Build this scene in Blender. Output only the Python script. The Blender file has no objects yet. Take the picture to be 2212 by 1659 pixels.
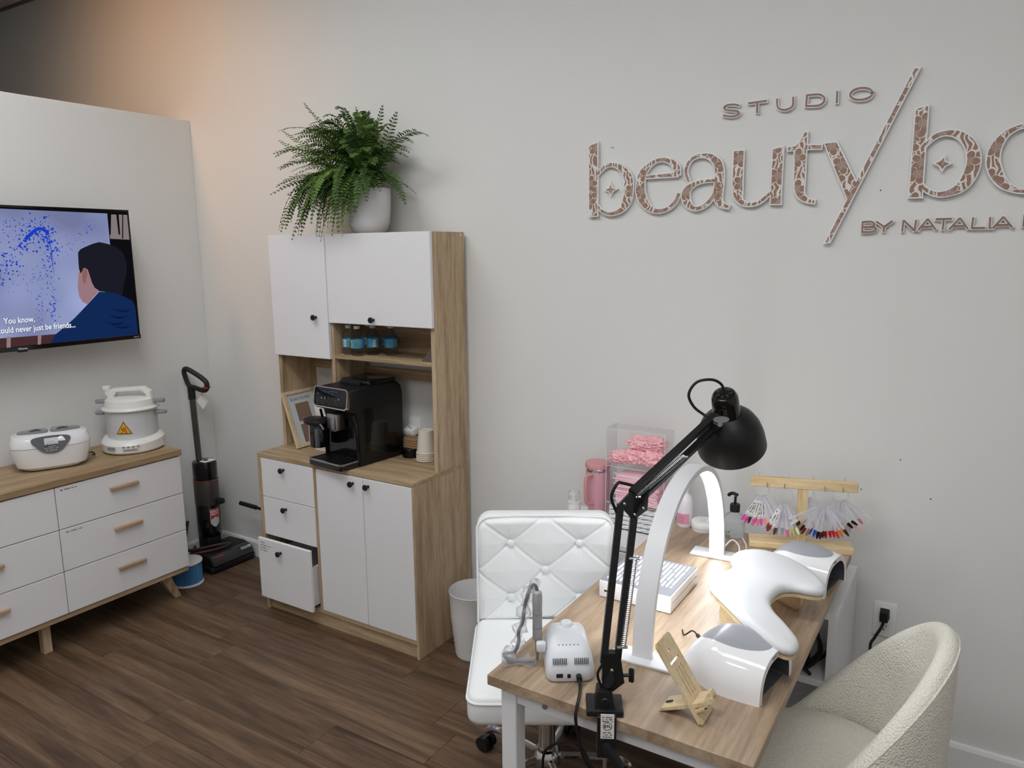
import bpy, bmesh, math, random
from mathutils import Vector, Matrix
sc = bpy.context.scene
COL = sc.collection
PI = math.pi
# ------------------------------------------------------------ camera, light, exposure
cam_d = bpy.data.cameras.new('camera'); cam = bpy.data.objects.new('camera', cam_d); COL.objects.link(cam)
sc.camera = cam
YAW, PITCH, ROLL, FPX = -0.5617, -0.1747, -0.0093, 1625.2
fw = Vector((math.sin(YAW)*math.cos(PITCH), math.cos(YAW)*math.cos(PITCH), math.sin(PITCH)))
rt = Vector((math.cos(YAW), -math.sin(YAW), 0)); up = rt.cross(fw)
rt2 = rt*math.cos(ROLL) + up*math.sin(ROLL); up2 = up*math.cos(ROLL) - rt*math.sin(ROLL)
M = Matrix((rt2, up2, -fw)).transposed().to_4x4(); M.translation = Vector((3.7488, -2.693, 1.7175))
cam.matrix_world = M
cam_d.sensor_fit = 'HORIZONTAL'; cam_d.sensor_width = 36.0; cam_d.lens = 36.0*FPX/2212; cam_d.clip_start = 0.02; cam_d.clip_end = 60
w = bpy.data.worlds.new('world'); sc.world = w; w.use_nodes = True
w.node_tree.nodes['Background'].inputs[0].default_value = (0.75, 0.85, 1.0, 1); w.node_tree.nodes['Background'].inputs[1].default_value = 0.3
vs = sc.view_settings; vs.view_transform = 'Standard'; vs.look = 'None'; vs.exposure = 0.0; vs.gamma = 1.0; vs.use_curve_mapping = False
sc.cycles.use_denoising = True
sc.cycles.max_bounces = 6; sc.cycles.transparent_max_bounces = 16; sc.cycles.sample_clamp_indirect = 4.0
CEIL_LAMP = 10.2          # emission of the ceiling panels
ARCH_LED = 18.0          # emission of the arch lamp strip
WARM_SPOT = 34.0         # watts of the warm spot behind the partition
CH = 3.29                # ceiling height

# ------------------------------------------------------------ helpers
def C(r, g, b):
    f = lambda c: (c/255/12.92) if c/255 <= .04045 else ((c/255+.055)/1.055)**2.4
    return (f(r), f(g), f(b), 1)
def newmat(name):
    m = bpy.data.materials.new(name); m.use_nodes = True
    return m, m.node_tree.nodes, m.node_tree.links, m.node_tree.nodes['Principled BSDF']
def mat(name, col, rough=.5, metal=0., spec=.5, bump=0., bscale=60., coat=0., emit=None, estr=0., alpha=1., trans=0., ior=1.45, var=0., vscale=8.):
    m, N, L, P = newmat(name)
    P.inputs['Base Color'].default_value = col; P.inputs['Roughness'].default_value = rough; P.inputs['Metallic'].default_value = metal
    P.inputs['Specular IOR Level'].default_value = spec; P.inputs['Coat Weight'].default_value = coat; P.inputs['IOR'].default_value = ior
    P.inputs['Transmission Weight'].default_value = trans; P.inputs['Alpha'].default_value = alpha
    if emit: P.inputs['Emission Color'].default_value = emit; P.inputs['Emission Strength'].default_value = estr
    if bump or var:
        tc = N.new('ShaderNodeTexCoord')
        if bump:
            n = N.new('ShaderNodeTexNoise'); n.inputs['Scale'].default_value = bscale; n.inputs['Detail'].default_value = 4
            L.new(tc.outputs['Object'], n.inputs['Vector']); b = N.new('ShaderNodeBump'); b.inputs['Strength'].default_value = bump; b.inputs['Distance'].default_value = .004
            L.new(n.outputs['Fac'], b.inputs['Height']); L.new(b.outputs['Normal'], P.inputs['Normal'])
        if var:
            n = N.new('ShaderNodeTexNoise'); n.inputs['Scale'].default_value = vscale; L.new(tc.outputs['Object'], n.inputs['Vector'])
            mx = N.new('ShaderNodeMix'); mx.data_type = 'RGBA'; mx.inputs['A'].default_value = tuple(c*(1-var) for c in col[:3])+(1,); mx.inputs['B'].default_value = tuple(min(1, c*(1+var)) for c in col[:3])+(1,)
            L.new(n.outputs['Fac'], mx.inputs['Factor']); L.new(mx.outputs['Result'], P.inputs['Base Color'])
    return m
def wood(name, c1, c2, c3, axis='X', stretch=9., scale=14., rough=.45, bump=.08, rnd=False, spec=.35, mixf=.32, jitter=0.):
    """grain runs along the axis; object coordinates"""
    m, N, L, P = newmat(name)
    tc = N.new('ShaderNodeTexCoord'); mp = N.new('ShaderNodeMapping')
    s = {'X': (1/stretch, 1, 1), 'Y': (1, 1/stretch, 1), 'Z': (1, 1, 1/stretch)}[axis]
    mp.inputs['Scale'].default_value = s
    vec = tc.outputs['Object']
    if rnd:
        oi = N.new('ShaderNodeObjectInfo'); ml = N.new('ShaderNodeVectorMath'); ml.operation = 'MULTIPLY_ADD'
        cx = N.new('ShaderNodeCombineXYZ')
        for k in range(3): L.new(oi.outputs['Random'], cx.inputs[k])
        L.new(cx.outputs[0], ml.inputs[0]); ml.inputs[1].default_value = (37, 53, 11); L.new(vec, ml.inputs[2]); vec = ml.outputs[0]
    L.new(vec, mp.inputs['Vector'])
    n1 = N.new('ShaderNodeTexNoise'); n1.inputs['Scale'].default_value = scale; n1.inputs['Detail'].default_value = 6; n1.inputs['Roughness'].default_value = .65; n1.inputs['Distortion'].default_value = .6
    n2 = N.new('ShaderNodeTexNoise'); n2.inputs['Scale'].default_value = scale*7; n2.inputs['Detail'].default_value = 4; n2.inputs['Roughness'].default_value = .7
    L.new(mp.outputs[0], n1.inputs['Vector']); L.new(mp.outputs[0], n2.inputs['Vector'])
    r1 = N.new('ShaderNodeValToRGB'); e = r1.color_ramp.elements; e[0].position = .3; e[0].color = c1; e[1].position = .7; e[1].color = c3
    x = r1.color_ramp.elements.new(.5); x.color = c2
    L.new(n1.outputs['Fac'], r1.inputs['Fac'])
    r2 = N.new('ShaderNodeValToRGB'); e = r2.color_ramp.elements; e[0].position = .38; e[0].color = (.5, .5, .5, 1); e[1].position = .62; e[1].color = (1, 1, 1, 1)
    L.new(n2.outputs['Fac'], r2.inputs['Fac'])
    mx = N.new('ShaderNodeMix'); mx.data_type = 'RGBA'; mx.blend_type = 'MULTIPLY'; mx.inputs['Factor'].default_value = mixf
    L.new(r1.outputs['Color'], mx.inputs['A']); L.new(r2.outputs['Color'], mx.inputs['B'])
    out = mx.outputs['Result']
    if jitter:
        hs = N.new('ShaderNodeHueSaturation'); ma = N.new('ShaderNodeMath'); ma.operation = 'MULTIPLY_ADD'; ma.inputs[1].default_value = jitter; ma.inputs[2].default_value = 1-jitter/2
        oi2 = N.new('ShaderNodeObjectInfo'); L.new(oi2.outputs['Random'], ma.inputs[0]); L.new(ma.outputs[0], hs.inputs['Value']); L.new(out, hs.inputs['Color']); out = hs.outputs['Color']
    L.new(out, P.inputs['Base Color'])
    P.inputs['Roughness'].default_value = rough; P.inputs['Specular IOR Level'].default_value = spec
    b = N.new('ShaderNodeBump'); b.inputs['Strength'].default_value = bump; b.inputs['Distance'].default_value = .002
    L.new(n2.outputs['Fac'], b.inputs['Height']); L.new(b.outputs['Normal'], P.inputs['Normal'])
    return m
def emis(name, col, s=1.):
    m, N, L, P = newmat(name); N.remove(P); e = N.new('ShaderNodeEmission'); e.inputs[0].default_value = col; e.inputs[1].default_value = s
    L.new(e.outputs[0], N['Material Output'].inputs['Surface']); return m

def crom(pts, n=5, closed=False):
    P = [Vector(p) for p in pts]
    if len(P) < 3: return P
    Q = [P[-1]]+P+[P[0], P[1]] if closed else [2*P[0]-P[1]]+P+[2*P[-1]-P[-2]]
    out = []
    for i in range(1, len(Q)-2):
        a, b, c, d = Q[i-1], Q[i], Q[i+1], Q[i+2]
        for k in range(n):
            t = k/n; out.append(.5*((2*b)+(-a+c)*t+(2*a-5*b+4*c-d)*t*t+(-a+3*b-3*c+d)*t**3))
    if not closed: out.append(Q[-2])
    return out
def rrect(x0, x1, y0, y1, r, n=5):
    o = []
    for cx, cy, a in ((x1-r, y1-r, 0), (x0+r, y1-r, PI/2), (x0+r, y0+r, PI), (x1-r, y0+r, 1.5*PI)):
        for k in range(n+1):
            t = a+PI/2*k/n; o.append((cx+r*math.cos(t), cy+r*math.sin(t)))
    return o
def offset_poly(P, d):
    n = len(P); A = sum(P[i][0]*P[(i+1) % n][1]-P[(i+1) % n][0]*P[i][1] for i in range(n)); s = 1 if A > 0 else -1
    out = []
    for i in range(n):
        a, b, c = Vector(P[i-1][:2]), Vector(P[i][:2]), Vector(P[(i+1) % n][:2])
        u = (b-a).normalized(); v = (c-b).normalized(); n1 = Vector((u.y, -u.x))*s; n2 = Vector((v.y, -v.x))*s
        m = (n1+n2); l = m.length
        if l < 1e-6: out.append(tuple(b+n1*d)); continue
        m /= l; k = d/max(.45, m.dot(n1)); out.append(tuple(b+m*k))
    return out
class MB:
    def __init__(s): s.v = []; s.f = []; s.m = []
    def add(s, vs_, fs, m=0):
        o = len(s.v); s.v += [Vector(p) for p in vs_]
        for f in fs: s.f.append([i+o for i in f]); s.m.append(m)
        return s
    def frombm(s, bm, m=0):
        bm.verts.ensure_lookup_table()
        for i, v in enumerate(bm.verts): v.index = i
        s.add([v.co.copy() for v in bm.verts], [[v.index for v in f.verts] for f in bm.faces], m); bm.free(); return s
    def box(s, x0, x1, y0, y1, z0, z1, bev=0., seg=2, m=0, mx=None):
        if x0 > x1: x0, x1 = x1, x0
        if y0 > y1: y0, y1 = y1, y0
        if z0 > z1: z0, z1 = z1, z0
        bm = bmesh.new(); bmesh.ops.create_cube(bm, size=1)
        for v in bm.verts: v.co = Vector(((x0+x1)/2+v.co.x*(x1-x0), (y0+y1)/2+v.co.y*(y1-y0), (z0+z1)/2+v.co.z*(z1-z0)))
        if bev: bmesh.ops.bevel(bm, geom=bm.edges[:], offset=bev, segments=seg, affect='EDGES', profile=.5)
        if mx:
            for v in bm.verts: v.co = mx @ v.co
        return s.frombm(bm, m)
    def prism(s, poly, w0, w1, fn=lambda u, v, w: (u, v, w), m=0, bev=0., seg=2):
        n = len(poly)
        if bev:
            bm = bmesh.new(); a = [bm.verts.new((p[0], p[1], w0)) for p in poly]; b = [bm.verts.new((p[0], p[1], w1)) for p in poly]
            bm.faces.new(a[::-1]); bm.faces.new(b)
            for i in range(n): bm.faces.new((a[i], a[(i+1) % n], b[(i+1) % n], b[i]))
            bmesh.ops.recalc_face_normals(bm, faces=bm.faces[:])
            ed = [e for e in bm.edges if abs(e.verts[0].co.z-e.verts[1].co.z) < 1e-9]
            bmesh.ops.bevel(bm, geom=ed, offset=bev, segments=seg, affect='EDGES', profile=.5)
            for v in bm.verts: v.co = Vector(fn(*v.co))
            return s.frombm(bm, m)
        A = [fn(p[0], p[1], w0) for p in poly]; B = [fn(p[0], p[1], w1) for p in poly]
        return s.add(A+B, [list(range(n))[::-1], [n+i for i in range(n)]]+[[i, (i+1) % n, n+(i+1) % n, n+i] for i in range(n)], m)
    def flat(s, poly, fn, m=0):
        return s.add([fn(*p) for p in poly], [list(range(len(poly)))], m)
    def tube(s, path, r, seg=8, closed=False, m=0, caps=True):
        P = [Vector(p) for p in path]; n = len(P); R = r if isinstance(r, (list, tuple)) else [r]*n
        T = []
        for i in range(n):
            a = P[i-1] if (i > 0 or closed) else P[i]; b = P[(i+1) % n] if (i < n-1 or closed) else P[i]
            T.append((b-a).normalized() if (b-a).length > 1e-9 else Vector((0, 0, 1)))
        u = T[0].orthogonal().normalized(); vs_ = []
        for i in range(n):
            u = (u-T[i]*u.dot(T[i])).normalized(); v = T[i].cross(u)
            for k in range(seg):
                t = 2*PI*k/seg; vs_.append(P[i]+(u*math.cos(t)+v*math.sin(t))*R[i])
        fs = []
        for i in range(n if closed else n-1):
            j = (i+1) % n
            for k in range(seg): fs.append([i*seg+k, i*seg+(k+1) % seg, j*seg+(k+1) % seg, j*seg+k])
        if caps and not closed: fs += [list(range(seg))[::-1], [(n-1)*seg+k for k in range(seg)]]
        return s.add(vs_, fs, m)
    def cyl(s, p0, p1, r0, r1=None, seg=20, m=0): return s.tube([p0, p1], [r0, r0 if r1 is None else r1], seg, m=m)
    def lathe(s, prof, c=(0, 0, 0), seg=28, m=0, fn=None, closed=False, a0=0., a1=2*PI):
        full = abs(a1-a0-2*PI) < 1e-6; cols = seg if full else seg+1; n = len(prof); vs_ = []
        for k in range(cols):
            t = a0+(a1-a0)*k/seg
            for (r, z) in prof:
                p = (r*math.cos(t), r*math.sin(t), z); p = fn(*p) if fn else p
                vs_.append(Vector(c)+Vector(p))
        fs = []
        for k in range(seg):
            j = (k+1) % cols
            for i in range(n if closed else n-1):
                i2 = (i+1) % n; fs.append([k*n+i, j*n+i, j*n+i2, k*n+i2])
        return s.add(vs_, fs, m)
    def sphere(s, c, r, seg=14, m=0, sc3=(1, 1, 1)):
        pr = [(r*math.sin(PI*i/8), -r*math.cos(PI*i/8)) for i in range(9)]; pr[0] = (1e-4, -r); pr[-1] = (1e-4, r)
        return s.lathe(pr, c, seg, m, fn=lambda x, y, z: (x*sc3[0], y*sc3[1], z*sc3[2]))
    def ribbon(s, pts, w0, w1, fn, grow=0., m=0, smooth=True):
        P = crom(pts, 4) if smooth and len(pts) > 2 else [Vector(p) for p in pts]
        n = len(P); L = []
        for i in range(n):
            d = (P[min(i+1, n-1)]-P[max(i-1, 0)]); d = Vector((d.x, d.y)).normalized(); nn = Vector((-d.y, d.x)); h = P[i].z+grow; q = Vector((P[i].x, P[i].y))
            if i == 0: q = q-d*grow
            if i == n-1: q = q+d*grow
            L.append((q+nn*h, q-nn*h))
        vs_ = []
        for a, b in L: vs_ += [fn(a.x, a.y, w0), fn(b.x, b.y, w0), fn(a.x, a.y, w1), fn(b.x, b.y, w1)]
        fs = []
        for i in range(n-1):
            a = 4*i; b = a+4
            fs += [[a, b, b+1, a+1], [a+2, a+3, b+3, b+2], [a, a+2, b+2, b], [a+1, b+1, b+3, a+3]]
        e = 4*(n-1); fs += [[0, 1, 3, 2], [e, e+2, e+3, e+1]]
        return s.add(vs_, fs, m)
    def xf(s, mx, start=0):
        for i in range(start, len(s.v)): s.v[i] = mx @ s.v[i] if isinstance(mx, Matrix) else Vector(mx(*s.v[i]))
        return s
    def build(s, name, mats, parent=None, label=None, world=False, smooth=35, kind=None):
        vs_ = s.v
        if world and parent is not None:
            r = parent
            while r.parent: r = r.parent
            inv = Matrix.LocRotScale(r.location, r.rotation_euler, None).inverted(); vs_ = [inv @ v for v in vs_]
        me = bpy.data.meshes.new(name); me.from_pydata([tuple(v) for v in vs_], [], s.f)
        ml = mats if isinstance(mats, (list, tuple)) else [mats]
        for m_ in ml: me.materials.append(m_)
        if len(ml) > 1: me.polygons.foreach_set('material_index', s.m)
        bm = bmesh.new(); bm.from_mesh(me); bmesh.ops.recalc_face_normals(bm, faces=bm.faces[:]); bm.to_mesh(me); bm.free()
        if smooth:
            me.polygons.foreach_set('use_smooth', [True]*len(me.polygons)); me.set_sharp_from_angle(angle=math.radians(smooth))
        me.update(); o = bpy.data.objects.new(name, me); COL.objects.link(o)
        if parent is not None: o.parent = parent
        if label: o['label'] = label
        if kind: o['kind'] = kind
        return o
def part(name, mats, parent, shape, world=False, label=None, smooth=35):
    mb = MB(); shape(mb); return mb.build(name, mats, parent, label, world, smooth)
def thing(name, label, cat, loc=(0, 0, 0), rz=0., group=None):
    o = bpy.data.objects.new(name, None); COL.objects.link(o); o.empty_display_size = .05
    o.location = loc; o.rotation_euler = (0, 0, rz); tag(o, label, cat, group); return o
def tag(o, label=None, cat=None, group=None, kind=None):
    for k, v in (('label', label), ('category', cat), ('group', group), ('kind', kind)):
        if v: o[k] = v
    return o
def copy_tree(o, parent=None):
    c = o.copy(); COL.objects.link(c)
    if parent is not None: c.parent = parent
    for ch in list(o.children): copy_tree(ch, c)
    return c
def struct(name, mats, shape, smooth=0):
    mb = MB(); shape(mb); return tag(mb.build(name, mats, None, smooth=smooth), kind='structure')
_tc = {}
def text(mb, s, size, fn, align='LEFT', m=0, depth=0., sx=1., bold=0.):
    """lettering as mesh; fn maps (u, v, w) to 3D"""
    cu = bpy.data.curves.new('t', 'FONT'); cu.body = s; cu.size = size; cu.align_x = align; cu.extrude = depth; cu.offset = bold; cu.resolution_u = 3
    ob = bpy.data.objects.new('t', cu); COL.objects.link(ob)
    dg = bpy.context.evaluated_depsgraph_get(); me = ob.evaluated_get(dg).to_mesh()
    mb.add([fn(v.co.x*sx, v.co.y, v.co.z) for v in me.vertices], [list(p.vertices) for p in me.polygons], m)
    ob.evaluated_get(dg).to_mesh_clear(); bpy.data.objects.remove(ob); bpy.data.curves.remove(cu)
    return mb

def dashes(b, length, h, fn, seed=0, m=0):
    """print too small to read: a row of short strokes"""
    r = random.Random(seed*7+1); u = 0
    while u < length:
        w = r.uniform(.25, .7)*h
        if r.random() < .82: b.flat([(u, 0), (u+w, 0), (u+w, h*r.uniform(.6, 1)), (u, h*r.uniform(.6, 1))], lambda p, q: fn(p, q), m)
        u += w+h*.22
SIGN=[
["b","F",[["P",[[2.421,2.108],[2.454,2.117],[2.457,1.849],[2.424,1.848]]],["S",[[2.457,2.003,0.0035],[2.49,2.031,0.0054],[2.525,2.033,0.0061],[2.56,2.015,0.0099],[2.582,1.984,0.0149],[2.585,1.942,0.0171],[2.579,1.9,0.0155],[2.554,1.866,0.0085],[2.514,1.854,0.005],[2.479,1.864,0.0043],[2.456,1.887,0.0036]]]]],
["star","F",[["P",[[2.512,1.963],[2.517,1.949],[2.533,1.944],[2.518,1.938],[2.512,1.924],[2.507,1.938],[2.492,1.943],[2.507,1.949]]]]],
["e","F",[["S",[[2.653,1.981,0.004],[2.715,1.982,0.005],[2.773,1.984,0.0071]]],["S",[[2.773,1.983,0.0085],[2.769,2.007,0.0112],[2.745,2.031,0.0078],[2.709,2.039,0.0051],[2.673,2.028,0.0061],[2.641,1.996,0.0125],[2.631,1.951,0.0161],[2.638,1.909,0.0157],[2.664,1.873,0.0106],[2.702,1.858,0.0065],[2.742,1.866,0.0054],[2.77,1.892,0.0057],[2.781,1.917,0.0049]]]]],
["a","F",[["S",[[2.819,1.954,0.0038],[2.806,1.979,0.0046],[2.806,2.005,0.0047],[2.824,2.033,0.0046],[2.862,2.043,0.005],[2.9,2.031,0.0104],[2.922,2.001,0.0142],[2.925,1.947,0.0151],[2.922,1.903,0.015],[2.933,1.874,0.0092],[2.961,1.862,0.0043]]],["S",[[2.915,1.955,0.0045],[2.873,1.955,0.0041],[2.835,1.946,0.0058],[2.808,1.923,0.0123],[2.809,1.89,0.0136],[2.834,1.863,0.0065],[2.868,1.866,0.0051],[2.895,1.887,0.0057],[2.912,1.915,0.004]]]]],
["u","F",[["S",[[2.989,2.048,0.0161],[2.989,1.979,0.0161],[2.991,1.911,0.0155],[3.001,1.882,0.0086],[3.025,1.869,0.0055],[3.061,1.872,0.0045],[3.088,1.892,0.0046],[3.105,1.907,0.0042]]],["P",[[3.103,2.044],[3.135,2.05],[3.135,1.866],[3.104,1.867]]]]],
["t","F",[["S",[[3.205,2.09,0.0032],[3.199,2.061,0.0098],[3.191,2.039,0.0169],[3.192,1.983,0.0166],[3.193,1.927,0.0155],[3.199,1.894,0.0114],[3.219,1.875,0.0063],[3.243,1.868,0.0041]]],["S",[[3.152,2.042,0.0046],[3.2,2.044,0.0056],[3.255,2.041,0.005]]]]],
["y","F",[["P",[[3.265,2.05],[3.3,2.051],[3.37,1.914],[3.349,1.862]]]]],
["slash","F",[["P",[[3.508,2.248],[3.519,2.247],[3.298,1.738],[3.285,1.736]]]]],
["b","F",[["P",[[3.52,2.13],[3.551,2.136],[3.554,1.87],[3.52,1.871]]],["S",[[3.552,2.021,0.0032],[3.575,2.045,0.0054],[3.605,2.054,0.0056],[3.639,2.046,0.0095],[3.669,2.017,0.0137],[3.682,1.975,0.0165],[3.678,1.935,0.0168],[3.66,1.899,0.0138],[3.631,1.881,0.0085],[3.597,1.876,0.006],[3.568,1.888,0.0045],[3.553,1.904,0.0032]]]]],
["star","F",[["P",[[3.605,1.983],[3.607,1.97],[3.62,1.964],[3.608,1.958],[3.603,1.948],[3.597,1.959],[3.584,1.967],[3.597,1.973]]]]],
["o","F",[["S",[[3.809,2.058,0.0036],[3.782,2.053,0.0047],[3.755,2.036,0.0081],[3.735,2.002,0.0132],[3.731,1.965,0.0155],[3.742,1.928,0.015],[3.764,1.897,0.0108],[3.794,1.879,0.0056],[3.826,1.874,0.0041],[3.858,1.89,0.0112],[3.882,1.92,0.0157],[3.888,1.958,0.0145],[3.875,1.997,0.0117],[3.847,2.033,0.0069],[3.809,2.058,0.0032]]]]],
["s","P",[["S",[[2.982,2.197,0.0032],[2.967,2.202,0.003],[2.945,2.203,0.003],[2.932,2.197,0.0036],[2.938,2.188,0.0027],[2.957,2.184,0.003],[2.978,2.179,0.0032],[2.983,2.171,0.0034],[2.972,2.165,0.0032],[2.951,2.165,0.003],[2.929,2.171,0.003]]]]],
["t","P",[["L",[[3.013,2.201,0.003],[3.074,2.203,0.003]]],["L",[[3.043,2.201,0.003],[3.044,2.167,0.0035]]]]],
["u","P",[["S",[[3.107,2.206,0.003],[3.109,2.183,0.0025],[3.118,2.172,0.0029],[3.135,2.168,0.003],[3.153,2.173,0.0032],[3.159,2.183,0.0032],[3.158,2.206,0.003]]]]],
["d","P",[["S",[[3.201,2.206,0.003],[3.22,2.206,0.003],[3.24,2.204,0.003],[3.254,2.193,0.0027],[3.253,2.179,0.0034],[3.24,2.171,0.0032],[3.222,2.171,0.003],[3.2,2.173,0.003]]],["L",[[3.201,2.209,0.003],[3.2,2.17,0.003]]]]],
["i","P",[["L",[[3.292,2.209,0.003],[3.293,2.172,0.003]]]]],
["o","P",[["S",[[3.395,2.192,0.0029],[3.392,2.183,0.0028],[3.381,2.177,0.0034],[3.365,2.175,0.003],[3.348,2.177,0.003],[3.336,2.184,0.0028],[3.331,2.193,0.003],[3.335,2.202,0.0032],[3.346,2.208,0.0034],[3.362,2.21,0.003],[3.379,2.207,0.003],[3.391,2.2,0.0025],[3.395,2.192,0.0029]]]]],
["b","P",[["L",[[3.393,1.802,0.0025],[3.393,1.765,0.0025]]],["S",[[3.393,1.799,0.003],[3.417,1.8,0.0025],[3.428,1.792,0.0025],[3.418,1.784,0.0032],[3.394,1.784,0.003]]],["S",[[3.411,1.784,0.003],[3.43,1.781,0.0027],[3.432,1.773,0.0028],[3.419,1.768,0.0027],[3.393,1.768,0.003]]]]],
["y","P",[["L",[[3.432,1.8,0.0027],[3.456,1.783,0.0027]]],["L",[[3.479,1.8,0.0032],[3.456,1.783,0.0032]]],["L",[[3.456,1.785,0.0025],[3.455,1.767,0.0025]]]]],
["n","P",[["L",[[3.508,1.767,0.0025],[3.509,1.802,0.0025]]],["L",[[3.509,1.802,0.0025],[3.542,1.769,0.0032]]],["L",[[3.542,1.768,0.003],[3.544,1.802,0.0025]]]]],
["a","P",[["L",[[3.552,1.77,0.0028],[3.576,1.804,0.0028]]],["L",[[3.576,1.804,0.0025],[3.599,1.771,0.0025]]],["L",[[3.561,1.78,0.003],[3.591,1.781,0.0025]]]]],
["t","P",[["L",[[3.597,1.802,0.003],[3.64,1.802,0.003]]],["L",[[3.619,1.802,0.0025],[3.618,1.77,0.0025]]]]],
["a","P",[["L",[[3.635,1.77,0.0028],[3.661,1.804,0.0028]]],["L",[[3.661,1.804,0.0025],[3.684,1.771,0.0021]]],["L",[[3.645,1.78,0.003],[3.676,1.781,0.0025]]]]],
["l","P",[["L",[[3.695,1.805,0.0025],[3.694,1.771,0.0025]]],["L",[[3.694,1.773,0.003],[3.728,1.773,0.003]]]]],
["i","P",[["L",[[3.738,1.804,0.0025],[3.739,1.77,0.0025]]]]],
["a","P",[["L",[[3.747,1.771,0.0028],[3.771,1.804,0.0028]]],["L",[[3.771,1.804,0.0021],[3.795,1.773,0.0028]]],["L",[[3.755,1.78,0.003],[3.786,1.781,0.003]]]]],
["m","P",[["L",[[3.822,1.808,0.0025],[3.822,1.774,0.0025]]]]],
]
TVS={"canvas":[[-1.07,1.92],[-0.607,1.912],[-0.608,1.766],[-0.625,1.575],[-0.736,1.448],[-0.836,1.386],[-0.901,1.364],[-1.134,1.374]],"dark":[[-0.606,1.921],[-0.501,1.92],[-0.514,1.311],[-0.701,1.32],[-0.609,1.775]],"shelfA":[[-0.598,1.908],[-0.5,1.909],[-0.507,1.79],[-0.605,1.794]],"toolA":[[-0.598,1.91],[-0.588,1.91],[-0.6,1.813],[-0.608,1.813]],"toolB":[[-0.563,1.909],[-0.551,1.909],[-0.553,1.814],[-0.561,1.814]],"toolC":[[-0.533,1.91],[-0.528,1.91],[-0.54,1.795],[-0.546,1.795]],"hair":[[-0.764,1.731],[-0.751,1.745],[-0.727,1.756],[-0.692,1.77],[-0.66,1.778],[-0.625,1.771],[-0.582,1.757],[-0.549,1.728],[-0.534,1.679],[-0.542,1.621],[-0.56,1.573],[-0.573,1.524],[-0.6,1.533],[-0.649,1.543],[-0.682,1.547],[-0.704,1.565],[-0.714,1.589],[-0.722,1.626],[-0.728,1.652],[-0.744,1.66],[-0.763,1.632],[-0.768,1.656],[-0.767,1.692]],"neck":[[-0.771,1.642],[-0.763,1.632],[-0.744,1.66],[-0.723,1.654],[-0.714,1.589],[-0.704,1.565],[-0.685,1.547],[-0.714,1.522],[-0.746,1.489],[-0.768,1.502],[-0.781,1.531],[-0.783,1.573]],"ear":[[-0.751,1.655],[-0.733,1.652],[-0.731,1.631],[-0.744,1.59],[-0.756,1.588],[-0.758,1.618]],"jacket":[[-0.93,1.326],[-0.91,1.36],[-0.862,1.393],[-0.813,1.43],[-0.746,1.489],[-0.685,1.545],[-0.649,1.543],[-0.6,1.533],[-0.571,1.519],[-0.522,1.492],[-0.512,1.457],[-0.511,1.314],[-0.75,1.321]],"floor":[[-1.134,1.376],[-0.897,1.364],[-0.93,1.326],[-1.139,1.326]],"easelA":[[-1.108,1.373],[-1.092,1.372],[-1.098,1.323],[-1.114,1.324]],"easelB":[[-0.981,1.367],[-0.966,1.366],[-0.973,1.323],[-0.986,1.325]],"spl1":[[-1.184,1.599],[-1.126,1.639],[-1.101,1.655],[-1.082,1.684],[-1.046,1.722],[-1.01,1.756],[-0.986,1.787],[-0.958,1.813],[-0.926,1.835],[-0.898,1.827],[-0.887,1.81],[-0.884,1.774],[-0.887,1.73]],"spl2":[[-0.909,1.801],[-0.905,1.756],[-0.903,1.699],[-0.902,1.632],[-0.897,1.564],[-0.904,1.497],[-0.912,1.429]],"spl3":[[-0.872,1.703],[-0.824,1.738],[-0.775,1.779],[-0.729,1.821],[-0.693,1.849],[-0.662,1.878]],"spl4":[[-0.923,1.677],[-0.929,1.588],[-0.944,1.522],[-0.956,1.455],[-0.959,1.41]],"spl5":[[-1.112,1.562],[-1.061,1.594],[-1.005,1.618],[-0.94,1.642],[-0.901,1.677]],"spl6":[[-1.054,1.79],[-1.031,1.82],[-1.003,1.851],[-0.94,1.896],[-0.898,1.862]],"sub1":[[-1.112,1.428],[-0.987,1.429]],"sub2":[[-1.257,1.396],[-0.808,1.39]],"brand":[[-1.067,1.311],[-1.038,1.313]],"brand2":[[-0.531,1.313],[-0.508,1.313]]}
# ------------------------------------------------------------ materials
WALL = mat('wall_paint', C(225, 225, 223), .75, spec=.25, bump=.05, bscale=220)
TRIM = mat('trim_paint', C(232, 232, 232), .4)
CEIL = mat('ceiling_tile', C(214, 208, 202), .9, bump=.25, bscale=160)
TBAR = mat('ceiling_grid', C(120, 112, 106), .6)
OAKZ = wood('oak_laminate_upright', C(150, 126, 97), C(194, 168, 135), C(214, 193, 163), 'Z', 12, 18, .5, mixf=.45)
OAKX = wood('oak_laminate_across', C(138, 115, 87), C(180, 154, 121), C(202, 179, 148), 'X', 12, 18, .5, mixf=.42)
OAKY = wood('oak_laminate_deep', C(138, 115, 87), C(180, 154, 121), C(202, 179, 148), 'Y', 12, 18, .5, mixf=.42)
DESKW = wood('desk_laminate', C(128, 107, 87), C(172, 149, 125), C(192, 171, 147), 'Y', 11, 17, .42, bump=.12)
TOPW = wood('dresser_top_oak', C(140, 114, 82), C(172, 146, 112), C(194, 170, 136), 'Y', 9, 10, .5)
PLANK = wood('floor_vinyl', C(64, 46, 33), C(106, 83, 64), C(136, 111, 88), 'X', 15, 15, .42, bump=.1, mixf=.5, rnd=True, jitter=.1)
BAMBOO = wood('bamboo_ply', C(206, 180, 138), C(222, 200, 160), C(232, 214, 180), 'Z', 12, 26, .5)
BAMBOOX = wood('bamboo_strip', C(206, 180, 138), C(222, 200, 160), C(232, 214, 180), 'X', 12, 26, .5)
PINE = wood('pine_board', C(206, 174, 124), C(232, 206, 160), C(240, 218, 178), 'X', 7, 18, .5)
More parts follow.
